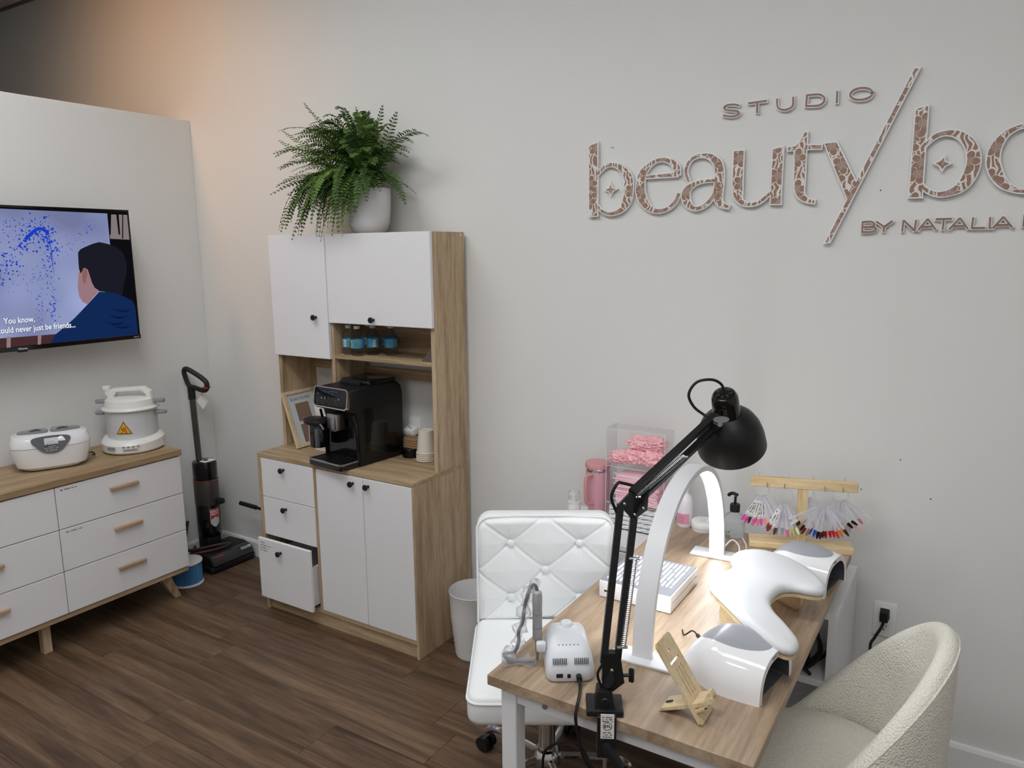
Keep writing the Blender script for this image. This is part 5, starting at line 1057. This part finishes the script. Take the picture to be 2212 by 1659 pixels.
# ------------------------------------------------------------ phone stand
def phone_stand():
    t = thing('phone_stand', 'slotted bamboo phone stand at the front of the desk', 'phone stand', (3.28, -1.27, DZ))
    Bo = Vector((3.325, -1.308, DZ+.001)); To = Vector((3.222, -1.308, DZ+.152)); upv = (To-Bo).normalized(); wv = Vector((0, 1, 0)); nr = wv.cross(upv).normalized()*-1
    nr = Vector((upv.z, 0, -upv.x)); H = (To-Bo).length; W = .074
    fn = lambda u, v, w: tuple(Bo+wv*u+upv*v+nr*w)
    # plate with round hole and slots: strips around the holes
    def hole_plate(b):
        R = lambda u0, u1, v0, v1: b.prism([(u0, v0), (u1, v0), (u1, v1), (u0, v1)], 0, .005, fn)
        xs = (W/2-.013, W/2, W/2+.013); sv0, sv1 = .055, .118; wv0, wv1 = H-.055, H-.048; hc = (W/2, H-.03); hr = .0055
        b.prism([(.006, 0), (W-.006, 0), (W, .006), (W, sv0), (0, sv0), (0, .006)], 0, .005, fn)
        e_ = [0]+[v for x in xs for v in (x-.002, x+.002)]+[W]
        for k in range(0, len(e_), 2): R(e_[k], e_[k+1], sv0, sv1)
        R(0, W, sv1, wv0); R(0, .014, wv0, wv1); R(W-.014, W, wv0, wv1)
        arc = lambda s: [(hc[0]+s*hr*math.sin(PI*k/8), hc[1]-hr*math.cos(PI*k/8)) for k in range(9)]
        for s in (-1, 1):
            X = W/2+s*W/2; b.prism([(W/2, wv1)]+arc(s)+[(W/2, H), (X-s*.006, H), (X, H-.006), (X, wv1)], 0, .005, fn)
    part('back_plate', BAMBOO, t, hole_plate, world=True, smooth=0)
    part('ledge', BAMBOO, t, lambda b: [b.prism(rrect(a, c_, .026, .032, .001, 2), .004, .034, fn) for a, c_ in ((.006, .031), (.041, .068))]+[b.prism(rrect(a, c_, .026, .043, .002, 2), .028, .034, fn) for a, c_ in ((.006, .026), (.048, .068))], world=True, smooth=0)
    part('foot', BAMBOO, t, lambda b: b.add([(3.232, -1.297, DZ), (3.232, -1.245, DZ), (3.33, -1.245, DZ+.042), (3.33, -1.297, DZ+.042), (3.236, -1.297, DZ+.008), (3.236, -1.245, DZ+.008), (3.324, -1.245, DZ+.05), (3.324, -1.297, DZ+.05)], [[3, 2, 1, 0], [4, 5, 6, 7], [0, 1, 5, 4], [1, 2, 6, 5], [2, 3, 7, 6], [3, 0, 4, 7]]), world=True, smooth=0)
    part('foot_notch', SEAM, t, lambda b: b.prism(rrect(-.004, .012, -.0045, .0045, .004, 4), .0005, .001, lambda u, v, w: (3.242+u, -1.272+v, DZ+.0088+.4773*(u+.006)+w)), world=True, smooth=0)
phone_stand()
# ------------------------------------------------------------ curing lamps
def uv_lamp(loc, rz, label, z0=0):
    t = thing('curing_lamp', label, 'nail lamp', loc, rz, 'white curing lamps')
    # local: opening towards +x, width along y
    L_, Wf, Hf = .2, .172, .098; n = 26; sec = []
    ins = mat('lamp_inside', C(96, 98, 104), .4) if 'lamp_inside' not in bpy.data.materials else bpy.data.materials['lamp_inside']
    def ring(s, inner):
        # s 0 = front, 1 = back
        w_ = (Wf/2)*(1+.17*math.sin(PI*min(1, s*1.1))-.34*max(0, s-.55)**1.5/.3)-(.014 if inner else 0); h_ = Hf*(.97+.10*math.sin(PI*s)-.5*max(0, s-.62)**1.7/.2)-(.016 if inner else 0)
        o = []
        for k in range(n+1):
            a = PI*k/n; c_, s_ = math.cos(a), math.sin(a); e = 2/2.7
            o.append((L_*(.5-s), w_*math.copysign(abs(c_)**e, c_), max(.0, h_*abs(s_)**e)+(0 if not inner else .0)))
        return o
    S = [i/14 for i in range(15)]
    def shell(b):
        R = [ring(s, 0) for s in S]; I = [ring(s, 1) for s in S[:13]]; k = n+1
        b.add([p for r in R for p in r], [[i*k+j, i*k+j+1, (i+1)*k+j+1, (i+1)*k+j] for i in range(14) for j in range(n)]+[[14*k+j for j in range(k)]])
        b.add([p for p in R[0]]+[p for p in I[0]], [[j, j+1, k+j+1, k+j] for j in range(n)])
    part('shell', WGLOSS, t, shell, smooth=50)
    def inner(b):
        I = [ring(s, 1) for s in S[:13]]; k = n+1
        b.add([p for r in I for p in r], [[i*k+j, (i+1)*k+j, (i+1)*k+j+1, i*k+j+1] for i in range(12) for j in range(n)]+[[12*k+j for j in range(k)]])
    part('inner_shell', ins, t, inner, smooth=50)
    part('floor_plate', DGREY, t, lambda b: b.box(-.085, .088, -.068, .068, .0005, .003), smooth=0)
    tp = mat('lamp_grey_top', C(158, 161, 168), .3) if 'lamp_grey_top' not in bpy.data.materials else bpy.data.materials['lamp_grey_top']
    def pad(b):
        vs_ = []; nr, na = 8, 36
        for i in range(nr+1):
            for k in range(na):
                r = i/nr; a = 2*PI*k/na; u = r*math.cos(a)*.082+.004; v = r*math.sin(a)*.054; s = .5-u/L_
                w_ = (Wf/2)*(1+.17*math.sin(PI*min(1, s*1.1))-.34*max(0, s-.55)**1.5/.3); h_ = Hf*(.97+.10*math.sin(PI*s)-.5*max(0, s-.62)**1.7/.2)
                e = 2.7; z = h_*max(0, 1-(abs(v)/w_)**e)**(1/e); vs_.append((u, v, z+.0022*(1-r**6)+.0006))
        b.add(vs_, [[i*na+k, i*na+(k+1) % na, (i+1)*na+(k+1) % na, (i+1)*na+k] for i in range(nr) for k in range(na)])
    part('top_pad', tp, t, pad, smooth=50)
    part('print', GREYPRINT, t, lambda b: text(b, 'SUN', .011, lambda u, v, w: (L_/2+.0006, -.028+u*1.0, .083+v*.9), bold=.0003), smooth=0)
    part('emitter', BLACKP, t, lambda b: [b.sphere((x, y, .07), .003, 8) for x in (.03, .06) for y in (-.035, .035)])
    return t
a = uv_lamp((3.327, -1.072, DZ), math.radians(-10), 'white dome curing lamp behind the phone stand, cable plugged in')
part('plug', BLACKR, a, lambda b: (b.cyl((-.096, .03, .035), (-.118, .045, .036), .005, seg=10), b.tube(crom([(-.115, .043, .036), (-.14, .06, .034), (-.17, .075, .006), (-.19, .1, .003)], 5), .002, 6)))
uv_lamp((3.352, -.462, DZ), math.radians(-10), 'white dome curing lamp beside the swatch stand, half hidden by the armrest')
# ------------------------------------------------------------ armrest
def armrest():
    t = thing('armrest', 'white boomerang-shaped cushioned armrest on wooden supports', 'armrest', (3.33, -.83, DZ))
    out = crom([(x, y) for x, y in ARM], 5, True)
    pts = [(p.x, p.y) for p in [Vector((q[0], q[1], 0)) for q in out]]
    zb, zt = DZ+.086, DZ+.113
    cx = sum(p[0] for p in pts)/len(pts); cy = sum(p[1] for p in pts)/len(pts)
    def cush(b):
        lay = [(-.006, zb), (0, zb+.006), (.0015, zb+.014), (0, zt-.008), (-.004, zt-.003), (-.010, zt), (-.018, zt+.0015)]
        n = len(pts); R = []
        for d, z in lay: R.append([(x, y, z) for x, y in offset_poly(pts, d)])
        for i, p in enumerate(R[2]):
            w_ = .0012*math.sin(i*2.4); R[2][i] = (p[0]+w_, p[1]+w_, p[2])
        b.add([p for r in R for p in r], [[i*n+k, i*n+(k+1) % n, (i+1)*n+(k+1) % n, (i+1)*n+k] for i in range(len(R)-1) for k in range(n)]+[list(range(n))[::-1], [(len(R)-1)*n+k for k in range(n)]])
    part('cushion', mat('armrest_leatherette', C(218, 219, 222), .45, bump=.08, bscale=60), t, cush, world=True, smooth=50)
    part('board', BAMBOOX, t, lambda b: b.prism(offset_poly(pts, -.004), zb-.009, zb-.0005), world=True, smooth=0)
    def sup(n, x0, y0, x1, y1, th=.012):
        d = Vector((x1-x0, y1-y0, 0)).normalized(); nn = Vector((-d.y, d.x, 0)); L_ = math.hypot(x1-x0, y1-y0); o = Vector((x0, y0, DZ))
        part(n, BAMBOOX, t, lambda b: b.prism([(.012, 0), (L_-.012, 0), (L_, .02), (L_, .0772), (0, .0772), (0, .02)], -th/2, th/2, lambda u, v, w: tuple(o+d*u+nn*w+Vector((0, 0, v)))), world=True, smooth=0)
    sup('support', 3.232, -.855, 3.40, -.985); sup('support', 3.285, -.605, 3.395, -.672)
ARM = [(3.196, -.655), (3.206, -.603), (3.24, -.571), (3.284, -.564), (3.339, -.582), (3.393, -.623), (3.44, -.68), (3.460, -.722), (3.455, -.748), (3.43, -.76), (3.39, -.765), (3.364, -.79), (3.355, -.85), (3.362, -.894), (3.382, -.933), (3.417, -.978), (3.452, -1.03), (3.462, -1.065), (3.452, -1.088), (3.425, -1.088), (3.382, -1.06), (3.322, -1.0), (3.258, -.93), (3.214, -.882), (3.194, -.85), (3.19, -.815), (3.20, -.78), (3.217, -.745), (3.219, -.712), (3.205, -.682)]
armrest()
# ------------------------------------------------------------ nail swatch stand
def swatches():
    ORG = (3.297, -.207, DZ); ROT = math.radians(17)
    t = thing('swatch_stand', 'pine T-shaped stand with hooks for nail swatch rings', 'stand', ORG, ROT)
    part('base_board', PINE, t, lambda b: b.box(-.16, .16, -.038, .038, 0, .02, .002, 1), smooth=0)
    part('post', PINEZ, t, lambda b: b.box(-.0145, .0155, -.008, .008, .02, .2), smooth=0)
    part('cross_beam', PINE, t, lambda b: b.box(-.163, .163, -.012, .012, .2, .232, .002, 1), smooth=0)
    hookx = [(-.112, -1), (-.059, -1), (.063, -1), (.117, -1), (-.136, 1), (-.047, 1), (.03, 1), (.124, 1)]
    for x, s in hookx:
        part('hook', STEEL, t, lambda b: b.tube(crom([(x, s*.011, .215), (x, s*.018, .212), (x, s*.022, .203), (x, s*.026, .206), (x, s*.026, .214)], 5), .0013, 6))
    for x in (-.136, -.047, .03, .124): part('hook', STEEL, t, lambda b: b.tube(crom([(x, .006, .232), (x, .0065, .24), (x+.001, .009, .242)], 4), .0013, 6))
    CL = mat('swatch_stick_plastic', (.9, .9, .97, 1), .12, trans=.55, ior=1.2, alpha=.62); RING = mat('ring_clear', (.95, .95, 1, 1), .08, trans=.9, ior=1.2, alpha=.7); STK = mat('swatch_sticker', C(236, 236, 236), .6)
    cols = {}
    def nm(c):
        if c not in cols: cols[c] = mat('nail_polish_%02d' % len(cols), C(*c), .15, coat=.5)
        return cols[c]
    MR = Matrix.Translation(ORG) @ Matrix.Rotation(ROT, 4, 'Z')
    sm = MB(); sm.add([(-.0026, -.0006, .004), (.0026, -.0006, .004), (.0026, .0006, .004), (-.0026, .0006, .004), (-.0042, -.0006, -.076), (.0042, -.0006, -.076), (.0042, .0006, -.076), (-.0042, .0006, -.076)], [[3, 2, 1, 0], [4, 5, 6, 7], [0, 1, 5, 4], [1, 2, 6, 5], [2, 3, 7, 6], [3, 0, 4, 7]])
    nmb = MB(); pr = crom([(-.0042, 0), (-.0048, -.01), (-.003, -.021), (0, -.0245), (.003, -.021), (.0048, -.01), (.0042, 0)], 2); nmb.prism([(p.x, p.y) for p in [Vector((q[0], q[1], 0)) for q in pr]], -.0008, .0012, lambda u, v, w: (u, -w, v-.075), bev=.0004, seg=1)
    smesh = sm.build('stick_mesh', CL, smooth=0); nmesh = nmb.build('nail_mesh', CL, smooth=40)
    sd_, nd_ = smesh.data, nmesh.data; bpy.data.objects.remove(smesh); bpy.data.objects.remove(nmesh)
    def ring(x, y, R, fan, colours, label, seed, stickers=0, txt=()):
        rr = random.Random(seed); cz = .203-R
        o = thing('swatch_ring', label, 'swatch ring', MR @ Vector((x, y, cz)), ROT, 'nail swatch rings on the stand')
        part('ring', RING, o, lambda b: b.tube([(R*math.cos(2*PI*k/28), .0, R*math.sin(2*PI*k/28)) for k in range(28)], .0024, 6, True))
        n = len(colours)
        for i, c in enumerate(colours):
            f = i/(n-1) if n > 1 else .5; a = math.radians(fan[0]+(fan[1]-fan[0])*f+rr.uniform(-2, 2)); ra = a*.8
            st = bpy.data.objects.new('swatch_stick', sd_); COL.objects.link(st); st.parent = o
            st.location = (R*.98*math.sin(ra), -.004+.009*((i*7) % 5-2)/3, -R*.98*math.cos(ra)); st.rotation_euler = (rr.uniform(-.06, .06), -a, rr.uniform(-.35, .35)); L_ = rr.uniform(.98, 1.06); st.scale = (1, 1, L_)
            na = bpy.data.objects.new('nail_tip', nd_.copy()); na.data.materials[0] = nm(c); COL.objects.link(na); na.parent = st
            if i < stickers:
                sk = part('sticker', STK, st, lambda b: b.box(-.0046, .0046, -.0016, -.0008, -.068, -.014), smooth=0)
                part('sticker_print', PRINT, st, lambda b: dashes(b, .04, .0042, lambda u, v: (-.002+v, -.0019, -.02-u), i+seed), smooth=0)
    ring(-.125, .024, .024, (-30, 42), [(232, 70, 200), (226, 70, 120), (70, 28, 74), (226, 90, 150), (236, 110, 160), (240, 130, 160), (230, 60, 180), (240, 160, 150), (244, 180, 160), (120, 90, 50), (110, 80, 190), (200, 180, 200), (150, 120, 150), (190, 150, 160)], 'swatch ring with magenta, purple and peach nail tips at the left end', 1, 8)
    ring(-.059, -.026, .0285, (-28, 24), [(120, 60, 70), (150, 40, 44), (160, 130, 120), (190, 170, 160), (216, 206, 198), (60, 58, 66), (200, 180, 165), (206, 186, 170), (150, 170, 190), (226, 200, 210), (220, 110, 150), (214, 206, 190), (190, 170, 130), (200, 190, 120), (214, 214, 90), (226, 230, 210)], 'swatch ring with nude and pearl nail tips, front left of the post', 2, 4)
    ring(.015, .026, .022, (-40, 40), [(230, 220, 200), (40, 36, 34), (90, 70, 60), (210, 200, 190), (180, 170, 160), (200, 190, 180), (170, 160, 150)], 'swatch ring of grey and dark tips hanging behind the post', 3)
    ring(.063, -.026, .0285, (-58, 56), [(210, 226, 232), (236, 228, 200), (24, 22, 22), (58, 26, 22), (70, 30, 26), (96, 44, 36), (150, 110, 90), (36, 70, 170), (40, 84, 190), (22, 28, 66), (60, 20, 22), (120, 18, 26), (150, 24, 30), (200, 28, 36), (206, 34, 36), (204, 60, 40), (214, 110, 40), (222, 150, 40), (40, 36, 32), (232, 190, 50), (20, 24, 26), (30, 36, 38)], 'widely fanned swatch ring with blue, red, orange and black nail tips', 4, 0)
    ring(.118, .024, .0235, (-10, 55), [(196, 160, 160), (186, 140, 146), (214, 190, 190), (220, 200, 210), (200, 190, 215), (226, 206, 210), (232, 180, 196), (226, 150, 176), (236, 220, 224), (240, 240, 236)], 'swatch ring with sheer pink and white nail tips at the right end', 5)
swatches()
# ------------------------------------------------------------ bottles at the back of the desk
def desk_bottles():
    lp = mat('lotion_white', C(232, 228, 234), .35); pk = mat('pink_label', C(226, 152, 176), .5)
    t = thing('lotion_bottle', 'white spray bottle with pink label behind the arch lamp', 'bottle', (2.905, -.205, DZ), .2)
    part('body', lp, t, lambda b: b.lathe([(.001, 0), (.026, 0), (.028, .004), (.028, .085), (.024, .105), (.012, .118), (.011, .13), (.0125, .131), (.0125, .165), (.01, .168), (.001, .168)], (0, 0, 0), 26))
    lb = part('label', pk, t, lambda b: b.lathe([(.0284, .012), (.0284, .05)], (0, 0, 0), 18, a0=-2.9, a1=-.9), smooth=40)
    part('label_print', GREYPRINT, lb, lambda b: [dashes(b, .022, .003, lambda u, v, z=z: (.0288*math.cos(-2.3+u/.0284), .0288*math.sin(-2.3+u/.0284), z+v), int(z*1000)) for z in (.018, .025, .032, .039)], smooth=0)
    t = thing('cream_jar', 'low round white jar with printed lid on the desk', 'jar', (2.975, -.215, DZ))
    part('body', lp, t, lambda b: b.lathe([(.001, 0), (.037, 0), (.039, .004), (.039, .02)], (0, 0, 0), 32))
    ld = part('lid', WPLAST, t, lambda b: b.lathe([(.0405, .012), (.0415, .014), (.0415, .03), (.039, .034), (.001, .0345)], (0, 0, 0), 32))
    part('lid_print', GREYPRINT, ld, lambda b: (dashes(b, .03, .003, lambda u, v: (-.015+u, .012+v, .0348), 3), dashes(b, .044, .005, lambda u, v: (-.022+u, -.012+v, .0348), 5), dashes(b, .018, .004, lambda u, v: (-.009+u, .0+v, .0348), 7)), smooth=0)
    t = thing('pump_bottle', 'clear pump dispenser bottle with a black pump head', 'bottle', (3.085, -.222, DZ), -.4)
    part('body', CLEARB, t, lambda b: b.lathe([(.001, .001), (.034, .001), (.036, .005), (.036, .062), (.03, .076), (.016, .086), (.015, .092)], (0, 0, 0), 28))
    part('gel', mat('clear_gel', C(236, 240, 242), .2, alpha=.35), t, lambda b: b.lathe([(.001, .004), (.033, .004), (.033, .058), (.001, .058)], (0, 0, 0), 26))
    pm = part('pump', BLACKP, t, lambda b: (b.lathe([(.001, .09), (.0165, .09), (.0168, .112), (.015, .116), (.001, .116)], (0, 0, 0), 22), b.cyl((0, 0, .115), (0, 0, .142), .0045, seg=12), b.tube(crom([(.008, 0, .148), (0, 0, .15), (-.012, 0, .15), (-.024, 0, .144), (-.028, 0, .138)], 4), [.006]*17, 10)))
    part('label', [mat('green_leaf_print', C(60, 120, 60), .5), PRINT], t, lambda b: (b.add([(.0364*math.cos(a), .0364*math.sin(a), z) for a, z in ((-1.6, .022), (-1.45, .026), (-1.2, .032), (-1.4, .021))], [[0, 3, 2, 1]]), b.add([(.0364*math.cos(a), .0364*math.sin(a), z) for a, z in ((-1.6, .022), (-1.75, .026), (-1.95, .031), (-1.8, .021))], [[0, 1, 2, 3]]), text(b, 'JUNE', .013, lambda u, v, w: (.0365*math.cos(-1.6+u/.036), .0365*math.sin(-1.6+u/.036), .006+v), 'CENTER', 1)), smooth=0)
desk_bottles()
# ------------------------------------------------------------ white cart with acrylic organiser
def cart():
    t = thing('side_cart', 'white drawer cart between the tufted chair and the wall', 'cart', (2.62, -.185, 0))
    Bx = lambda n, p, *a: part(n, WHITE, p, lambda b: b.box(*a, .0015, 1), world=True, smooth=0)
    CT = .683
    Bx('top', t, 2.40, 2.828, -.345, -.03, CT-.02, CT); Bx('body', t, 2.41, 2.82, -.33, -.035, .06, CT-.02)
    for k in range(3):
        d = Bx('drawer', t, 2.415, 2.815, -.343, -.3305, .07+k*.198, .26+k*.198)
        part('drawer_pull', CHROME, d, lambda b: b.box(2.58, 2.65, -.35, -.343, .225+k*.198, .232+k*.198), world=True, smooth=0)
    for x in (2.44, 2.79):
        for y in (-.31, -.06): part('wheel', BLACKP, t, lambda b: (b.cyl((x-.01, y, .025), (x+.01, y, .025), .025, seg=16), b.cyl((x, y, .03), (x, y, .062), .006, seg=8)), world=True)
    # acrylic organiser
    a = thing('acrylic_organiser', 'clear acrylic three-tier organiser on the white cart', 'organiser', (2.716, -.155, CT))
    x0, x1, y0, y1, zt, th = 2.595, 2.837-.012, -.205, -.105, 1.07, .0025
    Ax = lambda n, *q: part(n, ACRYL, a, lambda b: b.box(*q), world=True, smooth=0)
    Ax('bottom_panel', x0, x1, y0, y1, CT, CT+th); Ax('top_panel', x0, x1, y0, y1, zt-th, zt); Ax('back_panel', x0, x1, y1-th, y1, CT+th, zt-th)
    Ax('side_panel', x0, x0+th, y0, y1-th, CT+th, zt-th); Ax('side_panel', x1-th, x1, y0, y1-th, CT+th, zt-th)
    zs = [.785, .925]
    for z in zs: Ax('shelf', x0+th, x1-th, y0, y1-th, z, z+th)
    EDG = mat('acrylic_edge_glint', C(236, 240, 244), .2, alpha=.85)  # near-white strips paint the bright glint along the lit acrylic edges
    def edges(b):
        for z in (CT+.001, zs[0]+.001, zs[1]+.001, zt-.001): b.box(x0, x1, y0-.0006, y0, z-.0008, z+.0008)
        for x in (x0+.001, x1-.001): b.box(x-.0008, x+.0008, y0-.0006, y0, CT, zt)
        for x in (x0+.001, x1-.001): b.box(x-.0012, x+.0012, y0, y1, zt, zt+.0005)
        b.box(x0, x1, y1-.001, y1, zt, zt+.0005)
    part('edge_glint', EDG, a, edges, world=True, smooth=0)
    # crumpled pink caps
    pk = mat('pink_nonwoven', C(247, 188, 194), .8, bump=.5, bscale=120, var=.12, vscale=30)
    rr = random.Random(21)
    def blob(cx, cy, cz, rx, ry, rz_, sd):
        r = random.Random(sd); bm = bmesh.new(); bmesh.ops.create_icosphere(bm, subdivisions=5, radius=1); ph = [(Vector((r.gauss(0, 1), r.gauss(0, 1), r.gauss(0, 1))).normalized(), r.uniform(5, 26), r.uniform(0, 6)) for _ in range(18)]
        for v in bm.verts:
            d = sum((abs(math.sin(k*v.co.dot(u)+p))-.64)*(9/k) for u, k, p in ph)/5; f = .92+.42*d; v.co = Vector((v.co.x*rx*f, v.co.y*ry*f, v.co.z*rz_*f))+Vector((cx, cy, cz))
        mn = min(v.co.z for v in bm.verts); return bm, mn
    zc = zs[1]+th
    for i, (x, y, z, rx, ry, rz_, lb) in enumerate(((2.64, -.17, .028, .05, .035, .027, 'crumpled pink cap sticking out of the organiser left side'), (2.70, -.158, .034, .05, .042, .033, 'crumpled pink cap at the centre of the top tier'), (2.765, -.158, .036, .05, .042, .036, 'crumpled pink cap at the right of the top tier'), (2.71, -.15, .086, .052, .038, .028, 'crumpled pink cap on top of the others, left'), (2.768, -.152, .09, .045, .036, .028, 'crumpled pink cap on top of the others, right'))):
        bm, mn = blob(x, y, zc+z, rx, ry, rz_, i+3)
        if i < 3:
            for v in bm.verts: v.co.z += zc+.0005-mn
        for v in bm.verts:
            v.co.y = max(y0-.004, min(y1-.004, v.co.y)); v.co.x = min(x1-.004, v.co.x); v.co.z = min(zt-.006, v.co.z)
            if i != 0: v.co.x = max(x0+.004, v.co.x)
        mb = MB(); mb.frombm(bm); o = mb.build('disposable_cap', pk, smooth=60); tag(o, lb, 'cap', 'pink caps in the organiser')
    # stacked pink masks
    mk = [mat('pink_mask_%d' % k, C(*c), .75, bump=.3, bscale=200) for k, c in enumerate(((244, 196, 208), (247, 208, 218), (238, 184, 198)))]
    zz = zs[0]+th+.0004; lp = mat('ear_loop', C(240, 238, 238), .7)
    for k in range(11):
        h = .0098; x_ = 2.625+rr.uniform(0, .012); dx = rr.uniform(-.003, .003)
        t2 = thing('face_mask', 'pleated pink face mask in the stack on the organiser middle tier', 'mask', (2.715+dx, -.158, zz), rr.uniform(-.05, .05), 'stacked pink face masks')
        part('mask', mk[k % 3], t2, lambda b: b.prism([(-.082, 0), (.085, 0), (.0855, .0018), (.083, .0032), (.0855, .005), (.083, .0066), (.085, .0084), (.0, .0094), (-.08, .0084), (-.083, .0062), (-.08, .0045), (-.083, .003)], -.04, .04, lambda u, v, w: (u, w, v+.0006*math.sin(u*40+k))), smooth=0)
        if k % 2 == 0: part('ear_loop', lp, t2, lambda b: (b.tube(crom([(-.08, -.03, .005), (-.095, -.034, .012), (-.1, -.02, .004), (-.092, -.005, -.002+.004), (-.08, -.012, .005)], 5), .0011, 5), b.tube(crom([(.05, -.041, .005), (.06, -.048, .01), (.075, -.046, .003), (.08, -.041, .006)], 5), .0011, 5)))
        zz += h
    # folded white cloths
    cl = mat('white_cloth', C(226, 226, 228), .85, bump=.6, bscale=70); zz = CT+th+.0004
    for k in range(5):
        h = .0165; bm = bmesh.new(); bmesh.ops.create_grid(bm, x_segments=30, y_segments=12, size=1)
        mb = MB(); n = 30
        ring_ = []
        for i in range(n+1):
            x = -.1+.2*i/n; w1 = .0018*math.sin(i*1.3+k)+.0012*math.sin(i*2.9+k*2); w2 = .002*math.sin(i*1.1+k*3)
            ring_.append([(x, -.044+w2, .001+max(0, w1)), (x, -.0465+w1, .004), (x, -.044, .007+w2*.5), (x, -.0465+w2, .010), (x, -.044+w1, .0145+w1*.6), (x, .04, .0148+w2*.6), (x, .042, .004), (x, .04, .001)])
        bm.free(); m8 = 8; mb.add([p for r in ring_ for p in r], [[i*m8+j, i*m8+(j+1) % m8, (i+1)*m8+(j+1) % m8, (i+1)*m8+j] for i in range(n) for j in range(m8)]+[list(range(m8)), [n*m8+j for j in range(m8)]])
        o = mb.build('folded_cloth', cl, smooth=60); o.location = (2.708, -.154, zz); tag(o, 'folded white cloth in the pile on the organiser bottom tier', 'cloth', 'folded white cloths'); zz += h+.0008
    # tumbler
    tm = mat('pink_tumbler', C(214, 160, 172), .35); tm2 = mat('pink_lid', C(208, 146, 148), .4)
    t3 = thing('tumbler', 'tall pink insulated tumbler with handle next to the organiser', 'tumbler', (2.524, -.125, CT))
    part('cup', tm, t3, lambda b: b.lathe([(.001, 0), (.034, 0), (.036, .003), (.038, .06), (.0455, .09), (.047, .19), (.0465, .195)], (0, 0, 0), 30))
    part('steel_band', CHROME, t3, lambda b: b.lathe([(.0465, .192), (.047, .194), (.047, .206), (.0465, .208)], (0, 0, 0), 30))
    part('lid', tm2, t3, lambda b: b.lathe([(.0475, .206), (.0495, .208), (.0495, .222), (.047, .226), (.02, .228), (.001, .228)], (0, 0, 0), 30))
    part('handle', tm2, t3, lambda b: b.tube(crom([(.0, -.046, .185), (-.012, -.07, .182), (-.014, -.076, .16), (-.014, -.076, .1), (-.012, -.066, .075), (0, -.043, .07)], 5), .0075, 10))
    # foam pump bottle
    t4 = thing('foam_bottle', 'white foam pump bottle with clear cap peeking over the chair', 'bottle', (2.478, -.235, CT))
    part('body', WPLAST, t4, lambda b: b.lathe([(.001, 0), (.024, 0), (.025, .003), (.025, .075), (.023, .082), (.0235, .083), (.0235, .09), (.001, .09)], (0, 0, 0), 24))
    part('pump', WPLAST, t4, lambda b: (b.cyl((0, 0, .09), (0, 0, .118), .009, seg=14), b.box(-.02, .008, -.006, .006, .11, .12, .003, 2)))
    part('clear_cap', CLEARP, t4, lambda b: b.lathe([(.0215, .09), (.021, .128), (.019, .131), (.001, .1315)], (0, 0, 0), 24))
cart()
